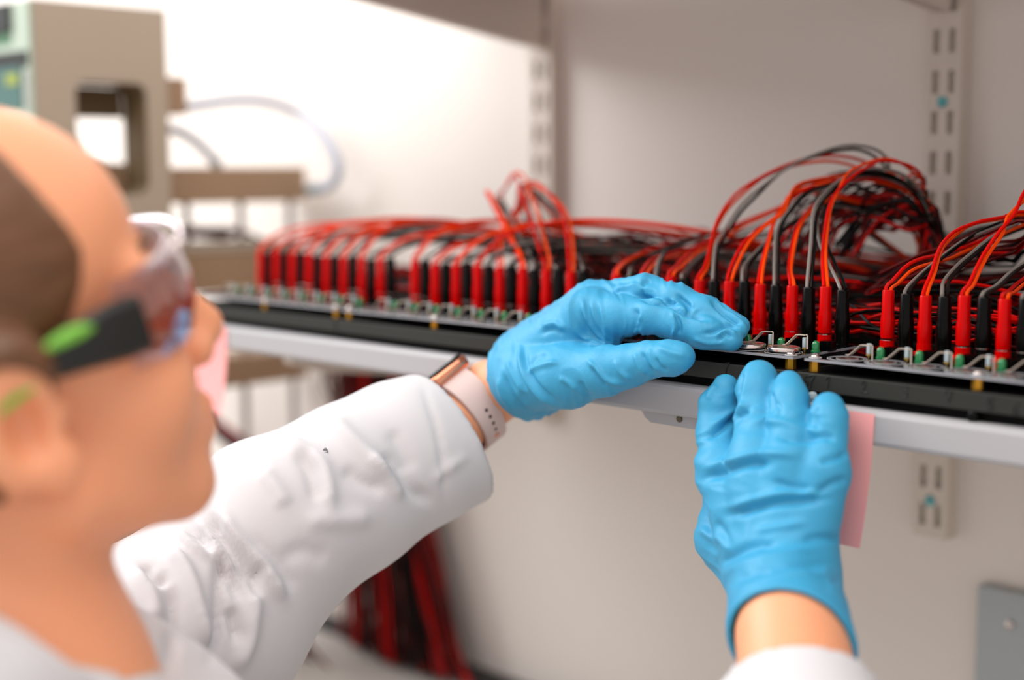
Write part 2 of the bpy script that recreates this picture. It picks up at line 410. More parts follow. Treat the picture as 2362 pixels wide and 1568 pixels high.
for b in range(4):
    x0 = XR[b] - 0.0170; x1 = XR[b] + 7 * CELL + 0.0195
    e = empty('circuit_board', (x0, FY, 1.3306), 'glossy black battery test board with spring clips and green diodes, %s' % SHORT[b], 'circuit board', 'battery test boards on the shelf')
    boards.append(e)
    ncell = 8 if b < 3 else 6
    if b == 3: x1 = XR[b] + 5 * CELL + 0.05
    build(MB().box(x0, FY, PCB - 0.0017, x1, 0.80, PCB - 0.00015), 'board_core', 'pcb_edge', e)
    build(MB().box(x0 + 0.0003, FY + 0.0003, PCB - 0.00015, x1 - 0.0003, 0.7997, PCB), 'solder_mask', 'pcb_black', e)
    eo = np.array(e.location)
    def put(me, p, nm): return link(nm, me, e, tuple(np.array(p) - eo))
    for i in range(ncell):
        xr = XR[b] + i * CELL
        put(M_ring, (xr + COIN_DX, COIN_Y, PCB), 'cell_contact')
        put(M_clip, (xr + COIN_DX, COIN_Y, PCB + (0.0026 if b == 2 and i >= 4 else 0)), 'spring_clip')
        put(M_led, (xr + LED0[0], LED0[1], PCB), 'led')
        put(M_post, (xr + POST0[0], POST0[1], PCB), 'sensor_post')
        put(M_block, (xr + LED0[0] + 0.0005, LED0[1] + 0.013, PCB), 'terminal_block')
        put(M_jack_r, (xr, RED_Y, PCB), 'jack'); put(M_jack_b, (xr + CELL / 2, RED_Y, PCB), 'jack')
    for sx in ([x0 + 0.0045, XR[b] + 3.62 * CELL, x1 - 0.0045] if b < 3 else [x0 + 0.0045, XR[b] + 3.62 * CELL]):
        put(M_stand, (sx, FY + 0.0045, 1.3306), 'standoff'); put(M_screw, (sx, FY + 0.0045, PCB), 'board_screw')
for i, nm in ((7, 'shiny coin cell at the right end of the third board, free of the glove'), (6, 'shiny coin cell partly under the blue glove fingertip')):
    o = empty('coin_cell', (XR[2] + i * CELL + COIN_DX, COIN_Y, PCB + 0.0003), nm, 'coin cell', 'coin cells on the third board')
    link('coin_shell', M_coin, o)
for i, nm in ((5, 'coin cell on the third board just beneath the index finger of the glove'), (4, 'coin cell glinting in the gap between gloved thumb and fingers')):
    o = empty('coin_cell', (XR[2] + i * CELL + COIN_DX, COIN_Y, PCB + 0.0003), nm, 'coin cell', 'coin cells on the third board')
    link('coin_shell', M_coin, o)

# banana plugs with their two wires
PH = 0.0365
prof = [(0.0036, 0.0068), (0.0042, 0.0072), (0.0044, 0.011), (0.0045, 0.017), (0.0043, 0.0195), (0.0038, 0.0225), (0.0037, PH - 0.0006), (0.0034, PH), (0.0020, PH)]
M_body = {'red': L(MB().lathe(prof, n=14), 'handle', 'plastic_red'), 'black': L(MB().lathe([(r_ * 1.1, z_) for r_, z_ in prof], n=14), 'handle', 'plastic_black')}
M_coll = L(MB().lathe([(0.0030, 0.0061), (0.0042, 0.0062), (0.0042, 0.0068), (0.0030, 0.0069)], n=14), 'metal_ring', 'steel')
ZT = PCB + PH
# traced wire runs: (board, cell, colour) -> list of (px, py) then depth Y along the run
TR = {
 (2, 0, 'red'): ([(1450, 600), (1520, 570), (1600, 556)], .90), (2, 0, 'black'): ([(1462, 606), (1530, 585), (1620, 570)], .92),
 (2, 1, 'red'): ([(1508, 599), (1551, 585), (1622, 566), (1700, 560)], .93), (2, 1, 'black'): ([(1522, 597), (1546, 568), (1586, 549), (1640, 538), (1720, 520), (1815, 480), (1900, 470)], .95),
 (2, 2, 'red'): ([(1565, 613), (1593, 585), (1631, 561), (1700, 520), (1800, 475), (1870, 440)], .94), (2, 2, 'black'): ([(1590, 622), (1622, 590), (1665, 560), (1740, 540), (1830, 540)], .96),
 (2, 3, 'red'): ([(1631, 613), (1643, 566), (1655, 519), (1681, 472), (1716, 436), (1775, 396), (1834, 372), (1890, 360), (1945, 361), (1999, 377), (2050, 410), (2100, 470)], .97),
 (2, 3, 'black'): ([(1650, 600), (1655, 566), (1673, 538), (1704, 490), (1740, 453), (1810, 394), (1881, 361), (1952, 344), (1999, 349), (2035, 372), (2060, 420)], .96),
 (2, 4, 'red'): ([(1692, 613), (1716, 566), (1751, 531), (1794, 500), (1815, 469), (1834, 436), (1869, 422), (1928, 415), (1990, 408), (2070, 412), (2130, 460), (2160, 540)], .97),
 (2, 4, 'black'): ([(1725, 608), (1763, 566), (1798, 533), (1857, 493), (1905, 471), (1960, 472), (2040, 488), (2110, 488), (2150, 520)], .97),
 (2, 5, 'red'): ([(1763, 601), (1777, 554), (1789, 514), (1810, 476), (1840, 445), (1900, 422), (1970, 412), (2050, 420), (2110, 450), (2150, 510)], .96),
 (2, 5, 'black'): ([(1791, 590), (1796, 526), (1822, 483), (1857, 443), (1928, 424), (1975, 403), (2060, 405), (2110, 440), (2150, 500), (2170, 560)], .98),
 (2, 6, 'red'): ([(1824, 613), (1841, 531), (1862, 495), (1890, 467), (1935, 450), (1990, 462), (2060, 470)], .95),
 (2, 6, 'black'): ([(1874, 566), (1879, 495), (1895, 462), (1928, 431), (1985, 398), (2050, 400), (2100, 428), (2140, 480), (2165, 560)], .97),
 (2, 7, 'red'): ([(1902, 601), (1905, 554), (1916, 483), (1935, 443), (1964, 405), (1999, 384), (2040, 370), (2090, 380), (2120, 405), (2133, 440)], .95),
 (2, 7, 'black'): ([(1921, 608), (1900, 554), (1898, 483), (1916, 455), (1942, 417), (1985, 402), (2060, 412), (2120, 450), (2155, 530), (2165, 600)], .97),
 (3, 0, 'red'): ([(2065, 647), (2095, 614), (2128, 597), (2160, 590), (2186, 582), (2230, 566), (2290, 540), (2380, 500)], .90),
 (3, 0, 'black'): ([(2106, 651), (2128, 629), (2156, 605), (2177, 588), (2225, 553), (2268, 532), (2312, 514), (2380, 490)], .90),
 (3, 1, 'red'): ([(2154, 629), (2167, 586), (2182, 558), (2214, 530), (2258, 510), (2312, 500), (2370, 488)], .88),
 (3, 1, 'black'): ([(2184, 647), (2214, 612), (2247, 584), (2290, 549), (2334, 519), (2400, 490)], .90),
 (3, 2, 'red'): ([(2240, 657), (2258, 618), (2279, 579), (2312, 532), (2334, 494), (2365, 450), (2400, 400)], .86),
 (3, 2, 'black'): ([(2301, 660), (2334, 629), (2372, 603), (2430, 570)], .88),
 (3, 3, 'red'): ([(2331, 673), (2362, 647), (2420, 620)], .88), (3, 3, 'black'): ([(2390, 660), (2430, 630), (2480, 600)], .88),
 (3, 4, 'red'): ([(2430, 670), (2470, 640)], .86), (3, 4, 'black'): ([(2480, 680), (2520, 650)], .86),
 (1, 4, 'red'): ([(1150, 560), (1165, 520), (1200, 470), (1212, 430)], .86),
 (1, 5, 'red'): ([(1195, 580), (1173, 541), (1152, 493), (1124, 441), (1140, 470), (1170, 520)], .87),
 (1, 5, 'black'): ([(1226, 595), (1206, 563), (1169, 493), (1139, 459), (1160, 480), (1190, 540)], .88),
 (1, 6, 'red'): ([(1258, 600), (1245, 563), (1228, 504), (1208, 450), (1200, 422), (1186, 405), (1165, 430), (1150, 480)], .90),
 (1, 6, 'black'): ([(1281, 605), (1277, 573), (1260, 540), (1230, 470), (1206, 425), (1200, 480), (1195, 560)], .90),
 (1, 7, 'red'): ([(1316, 600), (1312, 545), (1300, 490), (1271, 450), (1240, 425), (1215, 420), (1200, 450), (1190, 520)], .89),
 (1, 7, 'black'): ([(1340, 605), (1325, 552), (1293, 498), (1249, 459), (1223, 435), (1206, 440), (1212, 520), (1230, 590)], .90),
}
WIREPAIR = {'red': ('wire_red', 'wire_orange'), 'black': ('wire_black', 'wire_grey')}
def plug(b, i, colr):
    x = XR[b] + i * CELL + (CELL / 2 if colr == 'black' else 0)
    dz = rnd.uniform(-0.0012, 0.001)
    lab = '%s %s banana plug from the left on the %s' % (ORD[i], colr, SHORT[b])
    e = empty('banana_plug', (x, RED_Y, PCB), lab, 'banana plug', '%s banana plugs' % colr)
    link('handle', M_body[colr], e, (0, 0, dz)); link('metal_ring', M_coll, e)
    top = np.array([x, RED_Y, ZT + dz])
    key = (b, i, colr)
    if key in TR:
        px, yend = TR[key]; n = len(px)
        pts = [top + [0, 0, -0.003], top + [0, 0, 0.002]]
        for k, (u, v) in enumerate(px):
            pts.append(PY(u, v, RED_Y + (yend - RED_Y) * ((k + 1) / n) ** 1.0))
        last = pts[-1]
        if b == 2: pts += [PY(2165 - rnd.uniform(0, 60), 600 + rnd.uniform(-20, 30), .98)]
        elif b == 3: pts += [last + [0.05, 0.025, -.004], np.array([last[0] + .12, .95, 1.375]), np.array([min(.25, last[0] + .20 + rnd.uniform(-.03, .03)), .985 + rnd.uniform(-.02, .02), 1.325])]
        else: pts += [np.array([last[0] + rnd.uniform(-.02, .06), 0.95, 1.345 + rnd.uniform(0, .03)])]
        base = pts
    else:
        # short arcs that lean right and back into the heap
        h = (rnd.uniform(.014, .040) if colr == 'red' else rnd.uniform(.004, .020)) + (.008 if b == 0 else 0); dx = rnd.uniform(.022, .085)
        base = [top + [0, 0, -0.003], top + [.0005, 0, 0.003], top + [dx * .25, .018, h * .75], top + [dx * .75, .055, h], top + [dx * 1.6, .10, h * .8], top + [dx * 2.4, .15 + rnd.uniform(0, .03), h * .3 - .004], top + [dx * 3.2 + .03, .19, -.018]]
    for w, (m, s) in enumerate(zip(WIREPAIR[colr], (1, -1))):
        q = []
        jit = np.array([rnd.uniform(-1, 1), rnd.uniform(-1, 1), rnd.uniform(-1, 1)]) * 0.004
        for k, p in enumerate(base):
            f = min(1, k / 4.0)
            side = np.array([0.0013, 0.0006, 0.0]) * s
            if colr == 'red': side = -side
            q.append(np.array(p) + side * (1 if k < 6 else -1 if (i + k) % 3 else 1) + (jit * f if w else 0))
        build(MB().tube(spline(q, 34), 0.00118, 7), 'wire', m, e, True, {'wire_orange': 'orange wire', 'wire_grey': 'grey wire'}.get(m))
for b in range(4):
    for i in range(8 if b < 3 else 5):
        plug(b, i, 'red'); plug(b, i, 'black')

# ------------------------------------------------------------------ heaps of wire (nobody could count these)
WM = ['wire_red', 'wire_black', 'wire_red_shaded', 'wire_grey', 'wire_orange']
def heap(name, runs, label, r=0.00115, n=18):
    mb = MB()
    for pts, m in runs: mb.tube(spline(pts, n), r, 5, m, False)
    o = build(mb, name, WM, None, True); tag(o, label, 'wires', None, 'stuff'); return o
def pick(): return rnd.choices([0, 1, 2, 3, 4], [1.4, 5, 6, .3, .2])[0]  # weights lean dark, colouring in the shade deep in the heaps
def ztop(X):      # height of the heap along the shelf
    h = 0.026 + 0.052 * math.exp(-((X + 0.80) / 0.10) ** 2) + 0.035 * math.exp(-((X + 0.40) / 0.16) ** 2) + 0.03 * math.exp(-((X + 0.15) / 0.12) ** 2)
    h += 0.022 * math.exp(-((X + 0.62) / 0.10) ** 2)
    if X < -0.93: h = 0.02
    return h
runs = []
for k in range(520):
    xs = rnd.uniform(-1.0, 0.25) if k % 3 else rnd.uniform(-.95, -.6); Ln = rnd.uniform(.12, .4); a = rnd.uniform(0, 1); yb = rnd.uniform(.87, 1.035); pts = []
    for j in range(6):
        X = xs + Ln * j / 5; X = max(-1.06, min(.4, X))
        pts.append((X, min(1.045, max(.868, yb + rnd.uniform(-.02, .02))), SH_TOP + 0.002 + ztop(X) * min(1.0, max(0.02, a + rnd.uniform(-.25, .25)))))
    runs.append((pts, pick()))
for k in range(170):  # extra dark runs added to darken the space between the plugs
    xs = rnd.uniform(-1.08, .1); Ln = rnd.uniform(.1, .28); yb = rnd.uniform(.805, .862)
    pts = [(min(.2, xs + Ln * j / 4), yb + rnd.uniform(-.012, .012), PCB + .002 + rnd.uniform(0, .020) * (1 if xs > -.95 else .5)) for j in range(5)]
    runs.append((pts, rnd.choice([1, 1, 2, 2, 0])))
heap('wire_heap', runs, 'tangled heap of red and black wires lying on the shelf behind the boards')
# high loops rising out of the heap behind the third board
runs = []
for k in range(46):
    u0 = rnd.uniform(1760, 1990); pk = rnd.uniform(395, 500); y0 = rnd.uniform(.90, .96)
    pts = [PY(u0, rnd.uniform(560, 600), y0), PY(u0 + 60, pk + 40, y0 + .01), PY(u0 + 150, pk + rnd.uniform(-8, 8), y0 + .02), PY(min(2130, u0 + 240), pk + 40, y0 + .03), PY(2120 + rnd.uniform(0, 50), 500 + rnd.uniform(-20, 30), y0 + .04), PY(2130 + rnd.uniform(-10, 60), 600, y0 + .04)]
    runs.append((pts, rnd.choice([1, 1, 1, 2, 0])))
heap('wire_loops', runs, 'dark arching loops of wire above the third board in front of the right wall rail')
runs = []
for k in range(26):
    y0 = rnd.uniform(.84, .96); a = rnd.uniform(0, 1)
    pts = [PY(1990 + 40 * a, 690 - 60 * a, y0), PY(2090 + 60 * a, 630 - 40 * a + rnd.uniform(-20, 20), y0 + .01), PY(2220, 600 - 50 * a + rnd.uniform(-20, 30), y0 + .02), PY(2330, 590 - 60 * a + rnd.uniform(-30, 40), y0 + .02), PY(2450, 580 - 60 * a, y0 + .02), np.array([.02 + .1 * a, min(1.03, y0 + .05), 1.322])]
    runs.append((pts, pick()))
heap('wire_loops', runs, 'loose red and grey wires running right behind the rightmost board')
# bundle that falls off the left end of the shelf to the bench
runs = []
for k in range(170):
    a, c = rnd.uniform(-1, 1), rnd.uniform(-1, 1)
    w = 1 - .3 * abs(c)
    def hp(cx, hw, py, Y):
        q_ = PY(cx + a * hw * w + rnd.uniform(-9, 9), py, Y + c * .02); q_[2] = max(q_[2], .897); return q_
    pts = [np.array([-1.0 + rnd.uniform(-.02, .06), 0.97 + c * .05, 1.325 + rnd.uniform(0, .02)]), np.array([-1.11 + rnd.uniform(-.03, .005), .985 + c * .045, 1.335 + rnd.uniform(-.01, .012)]),
           hp(862, 88, 860, 1.028), hp(868, 92, 1000, 1.03), hp(885, 104, 1180, 1.03), hp(910, 128, 1350, 1.03), hp(930, 150, 1520, 1.028), hp(940, 160, 1590, 1.02)]
    runs.append((pts, pick()))
for k in range(12):   # stray loops left of the bundle
    pts = [PY(790, 1330, .98), PY(rnd.uniform(720, 760), 1380, .97), PY(rnd.uniform(680, 720), rnd.uniform(1430, 1480), .96), PY(rnd.uniform(700, 750), rnd.uniform(1520, 1570), .96), PY(820, 1600, .96)]
    runs.append((pts, pick()))
for k in range(6):
    pts = [PY(742 + 6 * k, 846, 1.0), PY(752 + rnd.uniform(-6, 20), 900, .99), PY(790 + rnd.uniform(-20, 20), 985, .985), PY(850, 1100, .98)]
    runs.append((pts, 1 if k % 2 else 2))
heap('hanging_wires', runs, 'thick hank of red and black wires hanging below the left end of the shelf', 0.0014)
runs = []
for k in range(40):
    a = rnd.uniform(-1, 1); c = rnd.uniform(-.02, .02)
    pts = [PY(430, 900 + a * 30, 1.0 + c), PY(500, 985 + a * 25, 1.0 + c), PY(600, 1055 + a * 28, 1.0 + c), PY(720, 1120 + a * 30, 1.0 + c), PY(840, 1230, .99 + c)]
    runs.append((pts, pick()))
heap('hanging_wires', runs, 'thin hank of dark red wires sagging left behind the chin', 0.0014)

# ------------------------------------------------------------------ pink sticky notes on the shelf edge
def note(px0, px1, py, hgt, label, curl):
    a, c = PY(px0, py, SH_F - .0006), PY(px1, py, SH_F - .0006)
    zt = SH_TOP - 0.0015
    mb = MB(); v = []; f = []; n = 10
    for k in range(n + 1):
        t = k / n; z = zt - hgt * t; y = SH_F - .0006 - curl * max(0, t - .28) ** 1.6
        for yy in (y, y - .00025): v += [(a[0], yy, z), (c[0] - .003 * t, yy, z)]
    for k in range(n):
        i = 4 * k
        f += [(i, i + 1, i + 5, i + 4), (i + 2, i + 6, i + 7, i + 3), (i, i + 4, i + 6, i + 2), (i + 1, i + 3, i + 7, i + 5)]
    f += [(0, 2, 3, 1), (4 * n, 4 * n + 1, 4 * n + 3, 4 * n + 2)]
    mb.add(v, f)
    o = build(mb, 'sticky_note', 'note_pink', None, True); tag(o, label, 'sticky note', 'pink sticky notes')
note(1858, 2018, 940, 0.0765, 'pink paper note hanging from the shelf behind the gloved right hand', .012)
note(436, 523, 760, 0.0765, 'blurred pink paper note on the shelf edge just past the nose', .012)

# ------------------------------------------------------------------ instrument and rack at the left
HX = -1.36
def hpx(px, py): return PX(px, py, HX)
e = empty('lab_instrument', (HX - .15, .75, 0.887), 'tall beige bench instrument with a rounded window and green display front', 'instrument')
yA, yB = hpx(87, 300)[1], hpx(390, 300)[1]
zT = hpx(87, -2)[2]
zB = 0.8865
w0, w1 = hpx(178, 300)[1], hpx(342, 300)[1]; wz1, wz0 = hpx(260, 190)[2], hpx(260, 450)[2]
def rounded(y0, y1, z0, z1, r, n=6):
    out = []
    for cx, cz, a0 in ((y1 - r, z1 - r, 0), (y0 + r, z1 - r, 90), (y0 + r, z0 + r, 180), (y1 - r, z0 + r, 270)):
        for k in range(n + 1):
            a = math.radians(a0 + 90 * k / n); out.append((cx + r * math.cos(a), cz + r * math.sin(a)))
    return out
def holed(mb, Y0, Y1, Z0, Z1, hole, x0, x1):
    """rectangular plate in Y-Z with a rounded hole, thickness x0..x1"""
    n = len(hole); cy, cz = np.mean(hole, axis=0); outer = []
    for y, z in hole:
        dy, dz = y - cy, z - cz
        t = min((Y1 - cy) / dy if dy > 1e-9 else (Y0 - cy) / dy if dy < -1e-9 else 1e9, (Z1 - cz) / dz if dz > 1e-9 else (Z0 - cz) / dz if dz < -1e-9 else 1e9)
        outer.append([cy + dy * t, cz + dz * t])
    for corner in ((Y0, Z0), (Y1, Z0), (Y1, Z1), (Y0, Z1)):
        k = min(range(n), key=lambda q: (outer[q][0] - corner[0]) ** 2 + (outer[q][1] - corner[1]) ** 2); outer[k] = list(corner)
    v = []
    for x in (x0, x1):
        v += [(x, y, z) for y, z in hole] + [(x, y, z) for y, z in outer]
    f = []
    for k in range(n):
        j = (k + 1) % n
        f += [(k, j, n + j, n + k), (2*n + k, 3*n + k, 3*n + j, 2*n + j), (k, 2*n + k, 2*n + j, j), (n + k, n + j, 3*n + j, 3*n + k)]
    return mb.add(v, f)
hole = rounded(w0, w1, wz0, wz1, 0.012)
zM = hpx(260, 520)[2]; mb = MB(); holed(mb, yA, yB, zM, zT, hole, HX - .05, HX); mb.box(HX - .16, yA, zB, HX, yB, zM - .0001); mb.box(HX - .16, yA, zM, HX - .0501, w0 - .004, zT)
build(mb, 'housing', 'beige_enamel', e)
# inner cheek behind the window, leaving a lower opening
build(MB().box(HX - .056, w0 + .002, hpx(260, 268)[2], HX - .0505, w1 - .001, wz1 - .002), 'inner_plate', 'opening_shade_brown', e)  # upper cheek coloured brown for the shade in the opening
build(MB().box(HX - .056, w0 + .002, wz0 + .001, HX - .0505, w1 - .001, hpx(260, 376)[2]), 'inner_plate', 'tan_metal', e)
lo_ = rounded(w0 + .0002, w1 - .0002, wz0 + .0002, wz1 - .0002, 0.0118); li_ = rounded(w0 + .0012, w1 - .0012, wz0 + .0012, wz1 - .0012, 0.0110)
n_ = len(lo_); v = [(x, y, z) for x in (HX - .0025, HX - .0495) for ring in (lo_, li_) for y, z in ring]; f = []
for k in range(n_):
    j = (k + 1) % n_
    f += [(k, j, n_ + j, n_ + k), (2*n_ + k, 3*n_ + k, 3*n_ + j, 2*n_ + j), (n_ + k, n_ + j, 3*n_ + j, 3*n_ + k), (k, 2*n_ + k, 2*n_ + j, j)]
build(MB().add(v, f), 'opening_shade', 'opening_shade_brown', e)  # dark sleeve added so the inside of the opening looks shaded
build(MB().box(HX - .16, yA - .004, zB, HX - .002, yA - .0002, zT - .001), 'front_panel', 'panel_green', e)
def fr(px0, py0, px1, py1, nm, m, d=.002):
    a, c = PY(px0, py0, yA - .004), PY(px1, py1, yA - .004)
    build(MB().box(min(a[0], c[0]), yA - .004 - d, min(a[2], c[2]), max(a[0], c[0]), yA - .0041, max(a[2], c[2])), nm, m, e)
fr(-40, 20, 28, 72, 'key_switch', 'rubber_black', .004)
fr(-40, 84, 27, 102, 'printed_label', 'text_green', .0005)
fr(-60, 132, 66, 152, 'paper_slot', 'rubber_black', .001)
fr(-60, 165, 55, 250, 'display', 'screen_teal', .002)
fr(18, 172, 46, 195, 'display_icon', 'screen_yellow', .0025)
fr(58, 165, 70, 255, 'display_bezel', 'grey_post', .001)
# side block with the hose socket
sy0, sy1 = yB - .004, PX(432, 222, HX - .02)[1]
build(MB().box(HX - .06, sy0, PX(400, 264, HX - .02)[2], HX - .02, sy1, PX(400, 178, HX - .02)[2], b=.002), 'side_block', 'tan_metal', e)
SX = -1.392
rk = empty('equipment_rack', (SX - .05, .93, 0.887), 'tan metal rack of thick plates on posts behind the left end of the shelf', 'rack')
def plate(px0, px1, pyt, pyb, nm, m, x=SX, dep=.07):
    a, c = PX(px0, pyt, x), PX(px1, pyb, x)
    zt = (PX(px0, pyt, x)[2] + PX(px1, pyt, x)[2]) / 2; zb_ = (PX(px0, pyb, x)[2] + PX(px1, pyb, x)[2]) / 2
    return build(MB().box(x - dep, max(a[1], yB + .002), zb_, x, min(c[1], WALL - .004), zt, b=.0015), nm, m, rk)
plate(345, 706, 386, 467, 'plate', 'tan_metal')
plate(345, 690, 560, 582, 'tray_plate', 'beige_enamel')
plate(345, 690, 584, 672, 'plate', 'tan_metal')
plate(420, 712, 822, 888, 'plate', 'tan_metal')
plate(500, 640, 1440, 1490, 'plate', 'tan_metal')
plate(430, 760, 1492, 1512, 'tray_plate', 'beige_enamel')
for px in (430, 555, 668):
    p = PX(px, 500, SX - .03)
    build(MB().tube([(p[0], p[1], .8868), (p[0], p[1], PX(px, 390, SX - .03)[2])], .0045, 10), 'post', 'grey_post', rk, True)
# dark wires lying on the rack
runs = []
for k in range(40):
    yy = rnd.uniform(-8, 8); x = SX - rnd.uniform(.005, .06)
    pts = [PX(400, 540 + yy, x), PX(450, 536 + yy + rnd.uniform(-8, 6), x), PX(510, 540 + yy + rnd.uniform(-8, 6), x), PX(560, 536 + yy * .5, x), PX(610, 556, x), PX(650, 575, x + .05)]
    runs.append((pts, rnd.choice([1, 1, 2])))
heap('rack_wires', runs, 'dark wires lying across the tan rack left of the first red plug', .0013)
# hoses
hz = empty('hose', (HX, .85, 1.48), 'pale grey hose looping in a wide arc in front of the white wall', 'hose', 'pale hoses of the instrument')
def hpt(u, v, X):
    p = PX(u, v, X); return p if p[1] < 1.035 else PY(u, v, 1.035)
hp = [(425, 247), (470, 240), (540, 231), (610, 234), (680, 257), (735, 300), (770, 352), (780, 395), (765, 425), (738, 436)]
build(MB().tube(spline([hpt(u, v, HX - .04) for k, (u, v) in enumerate(hp)], 50), .0058, 12), 'tubing', 'hose_grey', hz, True)
build(MB().tube([hpt(744, 434, HX - .04), hpt(712, 438, HX - .04)], .0062, 12), 'connector', 'hose_end', hz, True)
hz = empty('hose', (HX, .85, 1.46), 'short pale grey hose dropping behind the instrument onto the tan rack', 'hose', 'pale hoses of the instrument')
build(MB().tube(spline([PX(u, v, HX - .05) for u, v in ((385, 296), (410, 303), (440, 318), (470, 343), (492, 368), (500, 378))], 24), .0058, 12), 'tubing', 'hose_grey', hz, True)
build(MB().tube([PX(492, 366, HX - .05), PX(503, 384, HX - .05)], .0062, 12), 'connector', 'hose_end', hz, True)

# ------------------------------------------------------------------ pose of the person
HEAD = (35.6, 16.8, 3.3)            # turned away, chin up, roll
HEADPOS = (-72, 885, 0.629)
HEADSCALE = 1.0
NECKBASE = (-35, 1500, 0.64)
SHOULDER_R = (420, 2120, 0.56)
SHOULDER_L = (-80, 1690, 0.80)
WATCH_ANG = math.radians(-14)

# ------------------------------------------------------------------ organic surfaces: signed distances, then surface nets
def smin(a, b, k):
    h = np.clip(0.5 + 0.5 * (b - a) / k, 0, 1); return b * (1 - h) + a * h - k * h * (1 - h)
def smax(a, b, k): return -smin(-a, -b, k)
def d_cone(p, a, b, r1, r2):
    a = np.asarray(a, float); b = np.asarray(b, float)
    ba = b - a; pa = p - a; h = np.clip(pa @ ba / (ba @ ba), 0, 1)
    q = pa - h[:, None] * ba; return np.sqrt(np.einsum('ij,ij->i', q, q)) - (r1 + (r2 - r1) * h)
def d_ell(p, c, r, M=None):
    q = p - np.asarray(c, float)
    if M is not None: q = q @ M
    r = np.asarray(r, float); q = q / r; k0 = np.sqrt(np.einsum('ij,ij->i', q, q)); q = q / r; k1 = np.sqrt(np.einsum('ij,ij->i', q, q))
    return k0 * (k0 - 1) / (k1 + 1e-9)
def d_sph(p, c, r): return np.linalg.norm(p - np.asarray(c, float), axis=1) - r
def d_plane(p, c, n): n = np.asarray(n, float); return (p - np.asarray(c, float)) @ (n / np.linalg.norm(n))
def surface(func, lo, hi, h):
    """sparse evaluation on a block grid, then naive surface nets; returns verts, quads"""
    lo = np.array(lo, float); hi = np.array(hi, float); B = 8
    nb = np.ceil((hi - lo) / (h * B)).astype(int); n = nb * B + 1
    G = np.full(tuple(n), 1.0, np.float32)
    ci = np.stack(np.meshgrid(*[np.arange(k) for k in nb], indexing='ij'), -1).reshape(-1, 3)
    cc = lo + (ci + .5) * h * B
    dv = func(cc); rad = h * B * 0.5 * math.sqrt(3) * 1.25 + 0.003
    near = np.abs(dv) < rad
    ins = ci[(dv < 0) & ~near]
    for q in ins: G[q[0]*B:q[0]*B+B+1, q[1]*B:q[1]*B+B+1, q[2]*B:q[2]*B+B+1] = -1.0
    off = np.stack(np.meshgrid(*[np.arange(B)] * 3, indexing='ij'), -1).reshape(-1, 3)
    nr = ci[near]
    for s in range(0, len(nr), 400):
        blk = nr[s:s+400]
        idx = (blk[:, None, :] * B + off[None]).reshape(-1, 3)
        val = func(lo + idx * h).astype(np.float32)
        G[idx[:, 0], idx[:, 1], idx[:, 2]] = val
    S = G < 0
    cnt = np.zeros(tuple(n - 1), np.int8)
    for dx in (0, 1):
        for dy in (0, 1):
            for dz in (0, 1): cnt += S[dx:n[0]-1+dx, dy:n[1]-1+dy, dz:n[2]-1+dz]
    act = (cnt > 0) & (cnt < 8)
    A = np.argwhere(act); vid = np.full(tuple(n - 1), -1, np.int32); vid[act] = np.arange(len(A))
    acc = np.zeros((len(A), 3)); num = np.zeros(len(A))
    cor = [np.array(c) for c in ((0,0,0),(1,0,0),(0,1,0),(1,1,0),(0,0,1),(1,0,1),(0,1,1),(1,1,1))]
    cv = [G[A[:, 0]+c[0], A[:, 1]+c[1], A[:, 2]+c[2]] for c in cor]
    for a, b in ((0,1),(2,3),(4,5),(6,7),(0,2),(1,3),(4,6),(5,7),(0,4),(1,5),(2,6),(3,7)):
        m = (cv[a] < 0) != (cv[b] < 0); t = np.where(m, cv[a] / (cv[a] - cv[b] + 1e-20), 0)
        acc += np.where(m[:, None], cor[a] + t[:, None] * (cor[b] - cor[a]), 0); num += m
    V = lo + (A + acc / num[:, None]) * h
    F = []
    for ax in range(3):
        sl0 = [slice(None)] * 3; sl1 = [slice(None)] * 3; sl0[ax] = slice(0, -1); sl1[ax] = slice(1, None)
        E = np.argwhere(S[tuple(sl0)] != S[tuple(sl1)])
        o1, o2 = [(1, 2), (2, 0), (0, 1)][ax]
        ok = (E[:, o1] > 0) & (E[:, o2] > 0) & (E[:, o1] < n[o1] - 1) & (E[:, o2] < n[o2] - 1); E = E[ok]
        def g(d1, d2):
            q = E.copy(); q[:, o1] -= d1; q[:, o2] -= d2; return vid[q[:, 0], q[:, 1], q[:, 2]]
        Q = np.stack([g(1, 1), g(0, 1), g(0, 0), g(1, 0)], 1)
        fl = S[tuple(sl0)][E[:, 0], E[:, 1], E[:, 2]]
        Q[~fl] = Q[~fl][:, ::-1]; F.append(Q)
    F = np.concatenate(F)
    F = F[(F >= 0).all(1)]
    return V, F
def normals(V, F):
    nn = np.cross(V[F[:, 2]] - V[F[:, 0]], V[F[:, 3]] - V[F[:, 1]]); N = np.zeros_like(V)
    for j in range(3): N[:, j] = sum(np.bincount(F[:, k], nn[:, j], len(V)) for k in range(4))
    return N / (np.linalg.norm(N, axis=1)[:, None] + 1e-12)
def relax(V, F, it=2, f=0.5):
    ia = np.concatenate([F[:, a] for a in (0, 1, 2, 3, 1, 2, 3, 0)]); ib = np.concatenate([F[:, a] for a in (1, 2, 3, 0, 0, 1, 2, 3)])
    c = np.maximum(1, np.bincount(ia, minlength=len(V)))
    for _ in range(it):
        A = np.stack([np.bincount(ia, V[ib, j], len(V)) for j in range(3)], 1)
        V = V + f * (A / c[:, None] - V)
    return V
def _hash(i, j, k, s):
    n = (i * 374761393 + j * 668265263 + k * 2147483647 + s * 974634777) & 0xffffffff
    n = ((n ^ (n >> 13)) * 1274126177) & 0xffffffff
    return ((n ^ (n >> 16)) & 0xffff) / 32767.5 - 1
